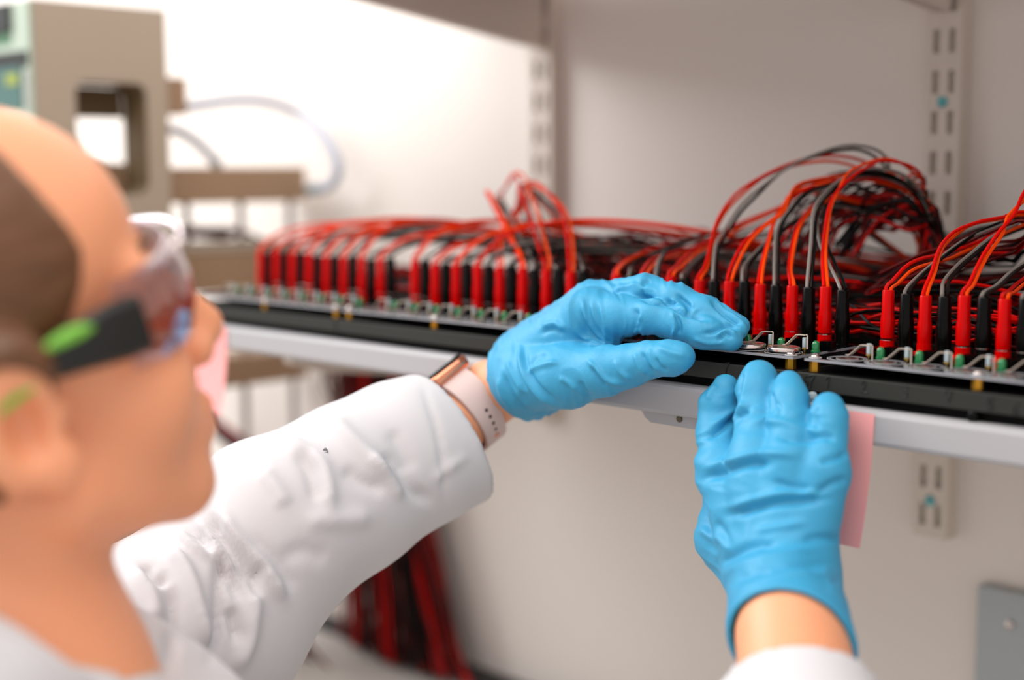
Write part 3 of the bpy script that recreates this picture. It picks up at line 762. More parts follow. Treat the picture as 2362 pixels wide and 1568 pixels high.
def vnoise(P, s=0):
    P = np.asarray(P); I = np.floor(P).astype(np.int64); f = P - I; f = f * f * f * (f * (f * 6 - 15) + 10); r = 0
    for dx in (0, 1):
        for dy in (0, 1):
            for dz in (0, 1):
                w = (f[:, 0] if dx else 1 - f[:, 0]) * (f[:, 1] if dy else 1 - f[:, 1]) * (f[:, 2] if dz else 1 - f[:, 2])
                r = r + w * _hash(I[:, 0] + dx, I[:, 1] + dy, I[:, 2] + dz, s)
    return r
def to_px(P):
    q = P - CAM; z = q @ FW; return np.stack([1181 + FPX * (q @ RT) / z, 784 - FPX * (q @ UP) / z], 1)
def seg_dist(p, poly):
    """distance of 2D points to a polyline and the parameter 0..1 along it"""
    best = np.full(len(p), 1e9); par = np.zeros(len(p)); poly = np.array(poly, float); m = len(poly) - 1
    for i in range(m):
        a, b = poly[i], poly[i + 1]; ba = b - a; t = np.clip((p - a) @ ba / (ba @ ba + 1e-9), 0, 1)
        d = np.linalg.norm(p - a - t[:, None] * ba, axis=1); w = d < best; best[w] = d[w]; par[w] = ((i + t) / m)[w]
    return best, par
def creases(V, N, folds, facing=0.05):
    """folds traced on the visible side: (polyline, width px, depth m); positive depth = ridge. Real displacement of the cloth."""
    p2 = to_px(V); view = CAM - V; view /= np.linalg.norm(view, axis=1)[:, None]
    face = np.clip(((N * view).sum(1) - facing) / 0.35, 0, 1)
    D = np.zeros(len(V))
    for poly, w, amp in folds:
        pl = spline([(a, b, 0) for a, b in poly], 6 * len(poly))[:, :2] if len(poly) > 2 else poly
        pa = np.array(pl, float)
        ok = np.where((face > 0) & (p2 > pa.min(0) - 3 * w).all(1) & (p2 < pa.max(0) + 3 * w).all(1))[0]
        if len(ok) == 0: continue
        d, t = seg_dist(p2[ok], pl)
        D[ok] += amp * np.exp(-(d / w) ** 2) * np.clip(np.minimum(t, 1 - t) * 5 + .15, 0, 1) * face[ok]
    return D
def organic(name, V, F, m, parent, label=None, smooth=True):
    off = np.zeros(3); q = parent
    while q is not None: off += np.array(q.location); q = q.parent
    me = bpy.data.meshes.new(name); me.from_pydata((V - off).tolist(), [], F.tolist())
    me.materials.append(MATS[m])
    me.polygons.foreach_set('use_smooth', [True] * len(me.polygons)); me.update()
    o = link(name, me, parent)
    if label: o['label'] = label
    return o

# ------------------------------------------------------------------ materials of the person
mat('skin', (242, 166, 124), 0.45, sss=0.35, var=0.06, vscale=14, bump=0.03, bscale=260)
mat('hair', (104, 66, 38), 0.45, var=0.35, vscale=60, stretch=(1, 1, 6))
mat('coat_cotton', (212, 209, 211), 0.85, bump=0.06, bscale=900)
mat('glove_nitrile', (60, 156, 198), 0.5, spec=0.35, var=0.04, vscale=60, bump=0.1, bscale=420, sss=0.0)
mat('temple_black', (16, 17, 14), 0.4)
mat('temple_lime', (120, 190, 60), 0.45)
mat('watch_gold', (226, 150, 118), 0.22, metal=0.85)
mat('watch_glass', (10, 9, 9), 0.08)
mat('watch_band', (222, 196, 190), 0.55, sss=0.1)
mat('hole_dark', (62, 38, 30), 0.8)
mat('ink_grey', (120, 118, 122), 0.7)
mat('lip', (205, 110, 96), 0.4, sss=0.2)
mat('eye_white', (235, 232, 230), 0.15)
def glassy(name, rgb):
    m = bpy.data.materials.new(name); m.use_nodes = True; nt = m.node_tree; nt.nodes.clear()
    out = nt.nodes.new('ShaderNodeOutputMaterial'); mx = nt.nodes.new('ShaderNodeMixShader'); t = nt.nodes.new('ShaderNodeBsdfTransparent'); g = nt.nodes.new('ShaderNodeBsdfGlossy'); fr_ = nt.nodes.new('ShaderNodeLayerWeight')
    t.inputs[0].default_value = lin(rgb) + (1,); g.inputs[0].default_value = (.95, .92, .95, 1); g.inputs['Roughness'].default_value = 0.08
    fr_.inputs[0].default_value = 0.35; mr = nt.nodes.new('ShaderNodeMath'); mr.operation = 'MULTIPLY_ADD'; mr.inputs[1].default_value = .75; mr.inputs[2].default_value = .05
    nt.links.new(fr_.outputs['Facing'], mr.inputs[0]); nt.links.new(mr.outputs[0], mx.inputs[0])
    nt.links.new(t.outputs[0], mx.inputs[1]); nt.links.new(g.outputs[0], mx.inputs[2]); nt.links.new(mx.outputs[0], out.inputs[0])
    MATS[name] = m
glassy('lens_clear', (236, 226, 228))

person = empty('person', PD(-100, 2300, 0.72) * np.array([1, 1, 0]) + np.array([0, 0, 0.0]), 'person in white lab coat, safety glasses and blue gloves reaching to the boards', 'person')

# ------------------------------------------------------------------ gloves
def chain(p, joints, k=0.006):
    """joints: (px, py, distance Y in front of the camera towards the wall, radius)"""
    d = None
    for a, b in zip(joints[:-1], joints[1:]):
        e = d_cone(p, PY(*a[:3]), PY(*b[:3]), a[3], b[3]); d = e if d is None else smin(d, e, k)
    return d
# --- left hand, fingers to the right along the boards, thumb below
LI = [(1235, 825, .690, .0215), (1362, 722, .690, .0160), (1430, 728, .692, .0125), (1508, 731, .694, .0106), (1565, 746, .698, .0101), (1622, 766, .702, .0096), (1688, 784, .706, .0070)]
LM = [(1225, 818, .702, .0215), (1365, 702, .706, .0148), (1488, 672, .709, .0106), (1560, 694, .711, .0106), (1625, 722, .713, .0100), (1702, 760, .714, .0066)]
LR = [(1215, 822, .716, .0200), (1352, 708, .722, .0140), (1495, 675, .726, .0104), (1632, 722, .730, .0094), (1708, 752, .730, .0062)]
LP = [(1205, 828, .724, .0185), (1338, 722, .736, .0130), (1452, 696, .742, .0096), (1560, 732, .744, .0088), (1630, 765, .742, .0072)]
LT = [(1222, 872, .676, .0225), (1310, 868, .672, .0200), (1400, 855, .672, .0150), (1450, 844, .674, .0124), (1500, 830, .675, .0108), (1545, 826, .675, .0100), (1571, 823, .675, .0088)]
LCA, LCB = PY(1132, 916, .690), PY(1228, 870, .690)
def lglove(p):
    fing = smin(chain(p, LI), chain(p, LM), .0018); fing = smin(fing, chain(p, LR), .003); fing = smin(fing, chain(p, LP), .003)
    d = smin(fing, chain(p, LT), .0012)
    d = smin(d, d_cone(p, PY(1225, 850, .692), PY(1330, 790, .700), .0262, .0235), .012)
    d = smin(d, d_cone(p, PY(1340, 840, .684), PY(1400, 790, .692), .0130, .0100), .008)     # web of the thumb
    d = smin(d, d_cone(p, LCA, LCB, .0280, .0275), .012)
    d = smax(d, -d_plane(p, PY(1197, 886, .690), LCB - LCA + .006 * UP), .0015)     # cut the cuff open
    hole = d_cone(p, PY(1060, 948, .690), PY(1200, 872, .690), .0258, .0238)
    return smax(d, -hole, .001)
lp = np.array([PY(*j[:3]) for j in LI + LM + LR + LP + LT] + [LCA])
V, F = surface(lglove, lp.min(0) - .04, lp.max(0) + .04, .00105)
V = relax(V, F, 3)
N = normals(V, F)
def wrinkle(V, axis, across, seed, freq=(70, 240), amp=.0009):
    """fine crumpling of thin rubber: ridged noise stretched across the hand"""
    a = np.asarray(axis) / np.linalg.norm(axis); c = np.asarray(across) / np.linalg.norm(across); b = np.cross(a, c)
    q = np.stack([V @ a * freq[1], V @ c * freq[0], V @ b * freq[0]], 1)
    w = np.stack([vnoise(q * .35 + 7, seed + 3), vnoise(q * .35 + 19, seed + 4), vnoise(q * .35 + 31, seed + 5)], 1)
    n = vnoise(q + 1.4 * w, seed); r = (1 - np.abs(n) * 2.2)
    return amp * (r - .1) * np.clip(.55 + vnoise(V * 35 + 3, seed + 9), .1, 1.2)
LF = [([(1330, 672), (1318, 700), (1320, 740), (1340, 772), (1372, 792), (1405, 797)], 5, .0016), ([(1345, 690), (1352, 730), (1372, 765), (1398, 788)], 5, .0009),
      ([(1362, 690), (1372, 730), (1392, 765), (1410, 785)], 5, .0008), ([(1380, 690), (1390, 730), (1405, 765)], 5, .0007),
      ([(1352, 735), (1362, 760), (1382, 785)], 4, -.0009), ([(1340, 715), (1350, 750), (1365, 775)], 4, -.0008),
      ([(1470, 683), (1500, 692), (1545, 700), (1575, 715), (1590, 722), (1635, 736)], 6, -.0030), ([(1480, 660), (1488, 650), (1500, 645)], 6, -.0013),
      ([(1484, 668), (1482, 680), (1505, 692)], 5, -.0011), ([(1560, 678), (1588, 705), (1590, 722)], 5, -.0018), ([(1548, 690), (1570, 706), (1588, 720)], 4, .0014),
      ([(1600, 700), (1590, 722), (1612, 712)], 4, .0008), ([(1640, 690), (1680, 728), (1712, 748)], 6, -.0022), ([(1655, 690), (1690, 722), (1716, 738)], 5, .0010),
      ([(1395, 645), (1440, 652), (1480, 645)], 7, -.0008), ([(1410, 675), (1440, 660), (1470, 650)], 7, .0009),
      ([(1465, 710), (1470, 740), (1468, 765)], 6, -.0016), ([(1478, 725), (1470, 750), (1465, 775)], 4, .0012), ([(1560, 725), (1568, 750), (1565, 772)], 5, -.0013), ([(1550, 720), (1558, 750), (1553, 775)], 4, .0009),
      ([(1620, 770), (1645, 765), (1670, 752), (1700, 755)], 5, -.0015), ([(1650, 775), (1680, 762), (1700, 775)], 4, .0010), ([(1600, 780), (1630, 790), (1670, 790)], 5, .0009), ([(1655, 790), (1672, 770), (1690, 778)], 4, -.0010),
      ([(1355, 830), (1375, 850), (1400, 875), (1440, 885)], 6, .0014), ([(1365, 845), (1380, 870), (1400, 892)], 6, -.0010), ([(1420, 830), (1430, 855), (1455, 875)], 6, .0011), ([(1465, 815), (1475, 840), (1490, 865)], 5, .0012), ([(1480, 812), (1492, 840), (1508, 862)], 5, -.0012), ([(1500, 805), (1505, 830), (1520, 858)], 5, .0013), ([(1515, 800), (1545, 812), (1585, 822)], 7, .0007), ([(1512, 825), (1522, 845), (1540, 855)], 5, -.0010),
      ([(1200, 800), (1205, 850), (1235, 900), (1280, 940)], 6, .0016), ([(1210, 800), (1216, 845), (1244, 892), (1290, 932)], 6, -.0010),
      ([(1160, 860), (1175, 900), (1200, 935), (1225, 955)], 6, -.0014), ([(1150, 870), (1162, 915), (1185, 950)], 6, .0012), ([(1170, 830), (1185, 870), (1205, 900)], 6, .0010), ([(1190, 955), (1230, 958), (1275, 945)], 8, -.0016),
      ([(1215, 858), (1250, 843), (1290, 835)], 6, .0012), ([(1225, 848), (1235, 828), (1260, 815)], 6, -.0010), ([(1250, 755), (1280, 745), (1305, 760)], 7, .0012), ([(1245, 770), (1275, 760), (1300, 772)], 6, -.0009), ([(1290, 870), (1315, 885), (1330, 900)], 6, .0010), ([(1335, 880), (1350, 905), (1370, 920)], 7, -.0010)]
V = V + N * (1.7 * creases(V, N, LF) + wrinkle(V, ray(1700, 780) - ray(1200, 860), UP, 11, (55, 190), .0008))[:, None]
V = relax(V, F, 1, .15)
organic('glove', V, F, 'glove_nitrile', person, 'blue nitrile glove on the left hand, fingers reaching right over the boards')

# --- right hand, back of the hand to the camera, fingertips on the tray edge
RI = [(1765, 1290, .655, .0220), (1668, 1085, .672, .0160), (1655, 1000, .682, .0117), (1657, 935, .688, .0108), (1674, 892, .694, .0074)]
RM = [(1790, 1290, .652, .0225), (1748, 1060, .666, .0162), (1744, 970, .678, .0116), (1746, 900, .688, .0114), (1752, 870, .693, .0102)]
RR = [(1815, 1290, .652, .0225), (1826, 1065, .665, .0158), (1822, 975, .677, .0112), (1821, 920, .685, .0104), (1819, 886, .691, .0082)]
RP = [(1835, 1290, .654, .0215), (1900, 1090, .668, .0140), (1910, 1015, .676, .0100), (1912, 965, .682, .0098), (1910, 940, .686, .0088)]
RTh = [(1760, 1330, .662, .0200), (1680, 1240, .680, .0190), (1676, 1130, .694, .0130), (1700, 1060, .700, .0105), (1720, 1010, .702, .0095)]
RCA, RCB = PY(1806, 1330, .655), PY(1830, 1545, .588)
def rglove(p):
    fing = smin(chain(p, RI), chain(p, RM), .0022); fing = smin(fing, chain(p, RR), .0022); fing = smin(fing, chain(p, RP), .0022)
    d = smin(fing, chain(p, RTh), .008)
    d = smin(d, d_cone(p, PY(1785, 1150, .676), PY(1805, 1330, .665), .030, .028), .012)
    d = smin(d, d_cone(p, RCA, RCB, .0305, .0345), .012)
    nrm = (RCA - RCB) / np.linalg.norm(RCA - RCB) + .28 * RT
    d = smax(d, -d_plane(p, PY(1828, 1486, .606), nrm), .0015)     # slanted open cuff
    hole = d_cone(p, PY(1806, 1345, .650), PY(1834, 1600, .570), .0268, .0315)
    return smax(d, -hole, .001)
rp = np.array([PY(*j[:3]) for j in RI + RM + RR + RP + RTh] + [PY(1660, 1580, .58), PY(2000, 1580, .58)])
V, F = surface(rglove, rp.min(0) - .035, rp.max(0) + .035, .00125)
V = relax(V, F, 3); N = normals(V, F)
RF = [([(1630, 1010), (1660, 990), (1700, 960), (1735, 935)], 9, -.0024), ([(1640, 985), (1690, 950), (1720, 930)], 8, .0010), ([(1720, 985), (1770, 970), (1840, 985), (1900, 1000)], 10, .0012),
      ([(1620, 1105), (1680, 1085), (1730, 1070), (1780, 1070)], 10, -.0020), ([(1625, 1080), (1690, 1060), (1760, 1045), (1850, 1050)], 9, .0012), ([(1790, 1005), (1850, 1012), (1900, 1005), (1930, 1015)], 10, -.0018),
      ([(1670, 1190), (1720, 1180), (1770, 1165), (1850, 1155), (1920, 1150)], 10, -.0019), ([(1680, 1170), (1750, 1150), (1830, 1135), (1900, 1140)], 9, .0013), ([(1780, 1110), (1830, 1125), (1870, 1130)], 9, -.0013), ([(1880, 1140), (1920, 1115), (1955, 1105)], 9, -.0015), ([(1890, 1065), (1930, 1055), (1955, 1045)], 8, -.0014),
      ([(1615, 1215), (1640, 1235), (1665, 1245), (1680, 1270)], 10, .0015), ([(1650, 1200), (1670, 1230), (1680, 1265)], 9, -.0012),
      ([(1650, 1310), (1690, 1280), (1740, 1258), (1790, 1255)], 10, -.0020), ([(1665, 1330), (1720, 1300), (1800, 1280), (1880, 1270)], 9, .0014), ([(1680, 1350), (1740, 1320), (1820, 1305), (1920, 1300)], 9, -.0014), ([(1680, 1385), (1740, 1350), (1820, 1325), (1900, 1325)], 9, .0015), ([(1690, 1400), (1750, 1365), (1800, 1350)], 8, -.0016), ([(1850, 1245), (1900, 1240), (1950, 1245)], 9, -.0014), ([(1740, 1225), (1800, 1215), (1860, 1205)], 9, .0010),
      ([(1775, 900), (1782, 930), (1778, 955)], 5, -.0012), ([(1790, 925), (1800, 945), (1795, 960)], 6, -.0008), ([(1655, 890), (1640, 905), (1632, 925)], 5, .0010), ([(1715, 860), (1708, 885), (1705, 910)], 5, -.0009), ([(1885, 935), (1882, 960), (1885, 990)], 5, -.0010),
      ([(1690, 1475), (1740, 1430), (1800, 1402), (1870, 1398), (1930, 1415), (1962, 1445)], 7, .0012)]
cq = np.clip((d_plane(V, PY(1828, 1486, .606), (RCA - RCB) / np.linalg.norm(RCA - RCB) + .28 * RT) - .004) / .012, 0, 1)
V = V + N * (cq * (1.7 * creases(V, N, RF) + wrinkle(V, UP, RT, 23, (40, 140), .0009)))[:, None]
V = relax(V, F, 1, .15)
organic('glove', V, F, 'glove_nitrile', person, 'blue nitrile glove on the right hand, seen from the back of the hand')

# ------------------------------------------------------------------ head pose
# local head axes: x forward, y to her left, z up; origin midway between the ear canals
HY, HP, HR = math.radians(HEAD[0]), math.radians(HEAD[1]), math.radians(HEAD[2])
right_h = np.array([math.cos(YAW), math.sin(YAW), 0.0]); fwd_h = np.array([-math.sin(YAW), math.cos(YAW), 0.0]); ZV = np.array([0, 0, 1.0])
hx = math.cos(HY) * right_h + math.sin(HY) * fwd_h           # facing: picture right, turned away by HY
hl = -math.sin(HY) * right_h + math.cos(HY) * fwd_h          # her left
hx2 = math.cos(HP) * hx + math.sin(HP) * ZV; hz2 = -math.sin(HP) * hx + math.cos(HP) * ZV
hl2 = math.cos(HR) * hl + math.sin(HR) * hz2; hz3 = -math.sin(HR) * hl + math.cos(HR) * hz2
HM = np.stack([hx2, hl2, hz3], 1)         # local -> world columns
HO = PD(*HEADPOS)
HS = HEADSCALE
def hw(p): return HO + HM @ (np.asarray(p, float) * HS)
NB = PD(*NECKBASE)
def head_sdf(q):
    """q in local head metres"""
    d = d_ell(q, (-.008, 0, .045), (.090, .072, .082))
    d = smin(d, d_ell(q, (.030, 0, .055), (.056, .062, .052)), .02)
    d = smin(d, d_ell(q, (.040, 0, -.020), (.052, .056, .068)), .02)
    for s in (-1, 1):
        d = smin(d, d_cone(q, (.012, s * .047, -.050), (.070, s * .014, -.078), .019, .017), .018)
        d = smin(d, d_sph(q, (.058, s * .037, -.022), .027), .018)
        d = smin(d, d_cone(q, (.083, s * .012, .030), (.070, s * .045, .030), .010, .010), .012)
        d = smax(d, -d_sph(q, (.096, s * .031, .010), .014), .012)
        d = smin(d, d_sph(q, (.076, s * .031, .010), .0135), .004)
    d = smin(d, d_cone(q, (.0735, .008, -.079), (.0735, -.008, -.079), .0150, .0150), .016)
    d = smin(d, d_ell(q, (.081, 0, -.052), (.018, .026, .020)), .012)
    d = smin(d, d_cone(q, (.088, 0, .026), (.1100, 0, -.014), .0080, .0122), .010)
    for s in (-1, 1): d = smin(d, d_sph(q, (.1005, s * .0120, -.021), .0092), .006)
    d = smin(d, d_cone(q, (.0960, .012, -.0475), (.0960, -.012, -.0475), .0055, .0055), .006)
    d = smin(d, d_cone(q, (.0940, .011, -.0590), (.0940, -.011, -.0590), .0060, .0060), .006)
    d = smax(d, -d_cone(q, (.103, .018, -.0530), (.103, -.018, -.0530), .0018, .0018), .003)
    for s in (-1, 1):       # ears
        c = np.array([-.006, s * .0785, .002]); a = math.radians(14)
        Me = np.array([[math.cos(a), 0, math.sin(a)], [0, 1, 0], [-math.sin(a), 0, math.cos(a)]])
        e = d_ell(q, c, (.0190, .0090, .0325), Me)
        e = smin(e, d_ell(q, (.005, s * .0765, -.0240), (.0120, .0085, .0130)), .006)
        e = smax(e, -d_ell(q, (-.002, s * .0880, -.003), (.0105, .0150, .0165)), .004)
        e = smin(e, d_sph(q, (.0135, s * .0735, -.004), .0060), .004)
        d = smin(d, e, .0025)
    return d
SHR, SHL = PD(*SHOULDER_R), PD(*SHOULDER_L)
ELL, WRL = PD(470, 1435, .905), PY(1130, 907, .690)
ELR, WRR = PD(1905, 2250, .60), PY(1827, 1462, .612)
CH = (SHR + SHL) / 2
def body_sdf(p):
    q = (p - HO) @ HM / HS
    far = np.einsum('ij,ij->i', q, q) > .24 ** 2
    d = np.sqrt(np.einsum('ij,ij->i', q, q)) - .16
    if (~far).any(): d[~far] = head_sdf(q[~far])
    d = d * HS
    nk = d_cone(p, hw((-.022, 0, -.035)), NB, .047 * HS, .052)
    d = smin(d, nk, .022)
    t = d_cone(p, SHR, SHL, .050, .050)
    t = smin(t, d_cone(p, NB - [0, 0, .03], CH - [0, 0, .16], .075, .12), .05)
    d = smin(d, t, .035)
    d = smin(d, d_cone(p, SHL, ELL, .046, .038), .03); d = smin(d, d_cone(p, ELL, WRL, .037, .0225), .015)
    d = smin(d, d_cone(p, WRL, PY(1225, 862, .690), .0222, .0195), .006)
    d = smin(d, d_cone(p, SHR, ELR, .046, .038), .03); d = smin(d, d_cone(p, ELR, WRR, .040, .0285), .015)
    d = smin(d, d_cone(p, WRR, PY(1810, 1345, .650), .0280, .0225), .006)
    return d
allp = np.array([HO, NB, SHR, SHL, ELL, WRL, ELR, WRR, CH - [0, 0, .2], hw((.12, 0, .13)), hw((-.1, 0, .13)), PY(1225, 862, .690), PY(1816, 1330, .65)])
V, F = surface(body_sdf, allp.min(0) - .11, allp.max(0) + .07, .0030)
V = relax(V, F, 3)
organic('body', V, F, 'skin', person)

# hair: shell round the skull, pulled back, with a bun
def hair_sdf(p):
    q = (p - HO) @ HM / HS
    d = head_sdf(q) - .0045
    d = smax(d, d_plane(q, (.050, 0, .05), (.94, 0, .33)), .010)         # hairline over forehead and temple
    d = smax(d, d_plane(q, (.050, 0, .05), (.80, 0, -.60)), .010)
    d = smax(d, d_plane(q, (0, 0, -.030), (.2, 0, -1)), .01)
    for s in (-1, 1): d = smax(d, -d_ell(q, (-.006, s * .085, -.004), (.019, .020, .029)), .006)
    d = smin(d, d_ell(q, (-.105, 0, .035), (.035, .038, .036)), .015)
    st = vnoise(np.stack([q[:, 0] * 60, q[:, 1] * 260, q[:, 2] * 260], 1), 5)
    return (d + .0010 * st) * HS
V, F = surface(hair_sdf, HO - .17, HO + .17, .0026)
V = relax(V, F, 1)
organic('hair', V, F, 'hair', person, 'brown hair pulled back')
build(MB().add([hw((.0865, s * .031 + .0055 * math.cos(a), .010 + .0055 * math.sin(a))) for s in (-1, 1) for a in np.linspace(0, 6.283, 9)[:-1]], [tuple(range(8)), tuple(range(8, 16))]), 'iris', 'hair', person)

for s in (-1, 1):
    eb = [hw((.0925 - .0006, s * .012, .0395)), hw((.0905, s * .024, .0425)), hw((.0820, s * .038, .0420)), hw((.0725, s * .048, .0370))]
    build(MB().tube(spline(eb, 12), [.0010, .0020, .0024, .0026, .0026, .0026, .0025, .0023, .0020, .0016, .0012, .0006], 6), 'eyebrow', 'hair', person, True)
# ------------------------------------------------------------------ lab coat
SLV = [(SHL, .070), (ELL, .066), (PD(640, 1222, .935), .0605), (PD(800, 1128, .958), .0545), (PD(940, 1048, .978), .0500), (PD(1062, 1004, .996), .0495)]
CUFN = PD(1100, 960, 1.002) - PD(900, 1085, .972)
SRE = WRR + (ELR - WRR) * .18; SRC = WRR + (ELR - WRR) * .21
CA = PD(0, 1432, .585); CN = .57 * RT + .82 * UP
def coat_sdf(p):
    d = None
    for (a, ra), (b, rb) in zip(SLV[:-1], SLV[1:]):
        e = d_cone(p, a, b, ra, rb); d = e if d is None else smin(d, e, .012)
    wr = PD(1042, 1008, .993)
    d = smax(d, d_plane(p, wr, CUFN), .0015)
    d = smax(d, -d_cone(p, PD(930, 1052, .977), PD(1120, 985, 1.004), .0430, .0455), .0012)
    # right sleeve
    r = smin(d_cone(p, SHR, ELR, .070, .060), d_cone(p, ELR, SRE, .058, .0400), .02)
    r = smax(r, d_plane(p, SRC, WRR - ELR), .002)
    r = smax(r, -d_cone(p, SRC + (ELR - WRR) * .15, WRR, .0385, .0355), .0012)
    t = smin(d_cone(p, SHR, SHL, .068, .068), d_cone(p, CH - [0, 0, .03], CH - [0, 0, .19], .118, .14), .05)
    t = smin(t, d_cone(p, NB - [0, 0, .005], CH, .068, .09), .03)
    t = smax(t, d_plane(p, CA, CN), .004)                      # open collar line
    t = smin(t, r, .03); d = smin(d, t, .012)
    return d
V, F = surface(coat_sdf, allp.min(0) - .13, allp.max(0) + .06, .0026)
keep = None
V = relax(V, F, 3); N = normals(V, F)
SF = [([(430, 1200), (490, 1275), (530, 1330), (560, 1385)], 11, -.0060), ([(475, 1180), (520, 1250), (560, 1310), (590, 1345)], 11, -.0055), ([(455, 1190), (505, 1265), (545, 1320)], 9, .0045), ([(500, 1165), (550, 1240), (600, 1290), (640, 1350), (660, 1385)], 13, .0055),
      ([(400, 1225), (460, 1265), (515, 1285)], 12, .0045), ([(380, 1260), (420, 1300), (450, 1370), (470, 1450), (490, 1490)], 14, .0060), ([(515, 1285), (505, 1330), (505, 1400), (500, 1470), (480, 1530)], 10, -.0055), ([(330, 1300), (360, 1340), (385, 1330)], 11, -.0045), ([(310, 1310), (350, 1380), (360, 1440)], 14, .0050), ([(390, 1350), (400, 1410), (395, 1480), (380, 1568)], 12, -.0045), ([(300, 1420), (295, 1480), (290, 1568)], 14, -.0040), ([(590, 1350), (585, 1420), (570, 1490), (540, 1550)], 14, .0050), ([(600, 1300), (590, 1350), (600, 1380)], 8, -.0045), ([(530, 1400), (545, 1450), (555, 1480)], 11, -.0050),
      ([(650, 1010), (700, 1040), (745, 1080), (760, 1190)], 16, .0040), ([(690, 1040), (720, 1090), (735, 1160)], 14, -.0038), ([(600, 1080), (640, 1130), (660, 1170)], 16, .0030), ([(760, 960), (800, 1000), (860, 1060), (900, 1100)], 15, .0030), ([(790, 1080), (830, 1110), (890, 1130)], 14, -.0032), ([(880, 1040), (920, 1080), (950, 1130), (1000, 1160)], 13, -.0038), ([(850, 1050), (890, 1090), (930, 1150)], 12, .0034), ([(900, 990), (930, 1040), (950, 1090)], 14, -.0024), ([(700, 1200), (780, 1200), (860, 1190)], 18, .0028), ([(560, 1240), (640, 1300), (680, 1370)], 16, -.0024), ([(650, 1290), (700, 1270), (760, 1290)], 18, -.0020),
      ([(975, 868), (985, 920), (1005, 980), (1020, 1060), (1028, 1168)], 6, -.0018), ([(1000, 1110), (1040, 1075), (1085, 1050)], 9, .0018)]
big = vnoise(V * np.array([20, 20, 12]), 41) * .0022
cm = np.clip(-d_plane(V, PD(1042, 1008, .993), CUFN) / .02 - .35, 0, 1) * np.clip(np.abs(d_plane(V, SRC, WRR - ELR)) / .02 - .3, 0, 1)
SF = [(q, w * 1.2, a_ * 1.35) for q, w, a_ in SF]
V = V + N * ((creases(V, N, SF) + big) * cm)[:, None]
V = relax(V, F, 1, .4)
organic('lab_coat', V, F, 'coat_cotton', person, 'white cotton lab coat')

# collar band standing round the neck opening
P = spline([PD(-260, 1330, .61), PD(-130, 1372, .588), PD(0, 1430, .575), PD(100, 1496, .574), PD(190, 1562, .585), PD(280, 1640, .61)], 24); v = []; f = []
dn = -(.57 * RT + .82 * UP)
for p in P:
    for (a_, b_) in ((.000, .004), (.002, -.003), (.020, -.008), (.042, -.006), (.043, -.002), (.020, -.003)): v.append(p + dn * a_ + FW * b_)
for k in range(len(P) - 1):
    for j in range(6): f.append((6*k + j, 6*k + (j+1) % 6, 6*k + 6 + (j+1) % 6, 6*k + 6 + j))
build(MB().add(v, f), 'collar', 'coat_cotton', person, True)
# ink mark on the sleeve
ray0 = PD(757, 1028, 1.0) - CAM; vv = V - CAM; tt = vv @ ray0 / (ray0 @ ray0); dd = np.linalg.norm(vv - tt[:, None] * ray0, axis=1)
cand = np.where(dd < .004)[0]; kk = cand[np.argmin(tt[cand])]
c = V[kk]; nrm = N[kk]; uu = np.cross(nrm, ZV); uu /= np.linalg.norm(uu); ww = np.cross(uu, nrm)
mb = MB()
for a, b2, a2, b3 in ((-.0018, -.001, -.0006, .0016), (0, .0018, .0018, -.0016), (-.0018, -.0016, .0016, -.0018), (-.001, .0004, .0014, .0006)):
    mb.tube([c + nrm * .0004 + uu * a + ww * b2, c + nrm * .0004 + uu * a2 + ww * b3], .00035, 5)
build(mb, 'ink_mark', 'ink_grey', person)

# ------------------------------------------------------------------ safety glasses
sg = empty('safety_glasses', hw((.09, 0, .01)), 'clear wraparound safety glasses with wide black temples and lime green accents', 'safety glasses')
v = []; f = []; nu, nv = 40, 10
for side_ in (0, 1):
    for i in range(nu + 1):
        a = (i / nu * 2 - 1) * 1.38
        for j in range(nv + 1):
            t = j / nv * 2 - 1; bow = 1 - .10 * t * t
            half = .0235 - .004 * abs(a) / 1.38; zc_ = .018
            if t < 0 and abs(a) < .42: half *= .30 + .70 * abs(a) / .42
            r = 1.0 + (.0012 / .07 if side_ else 0)
            v.append(hw((.038 + .069 * math.cos(a) * r * bow, .072 * math.sin(a) * r, zc_ + half * t)))
    o_ = side_ * (nu + 1) * (nv + 1)
    for i in range(nu):
        for j in range(nv):
            q = [o_ + i * (nv + 1) + j, o_ + (i + 1) * (nv + 1) + j, o_ + (i + 1) * (nv + 1) + j + 1, o_ + i * (nv + 1) + j + 1]
            f.append(tuple(q))
NN = (nu + 1) * (nv + 1)
for i in range(nu):
    for j in (0, nv): q0 = i * (nv + 1) + j; q1 = (i + 1) * (nv + 1) + j; f.append((q0, q1, NN + q1, NN + q0))
build(MB().add(v, f), 'lens', 'lens_clear', sg, True)
br = [hw((.039 + .070 * math.cos(a), .073 * math.sin(a), .0405 - .003 * abs(a))) for a in np.linspace(-1.2, 1.2, 26)]
build(MB().tube(br, .0022, 8), 'brow_guard', 'lens_clear', sg, True)
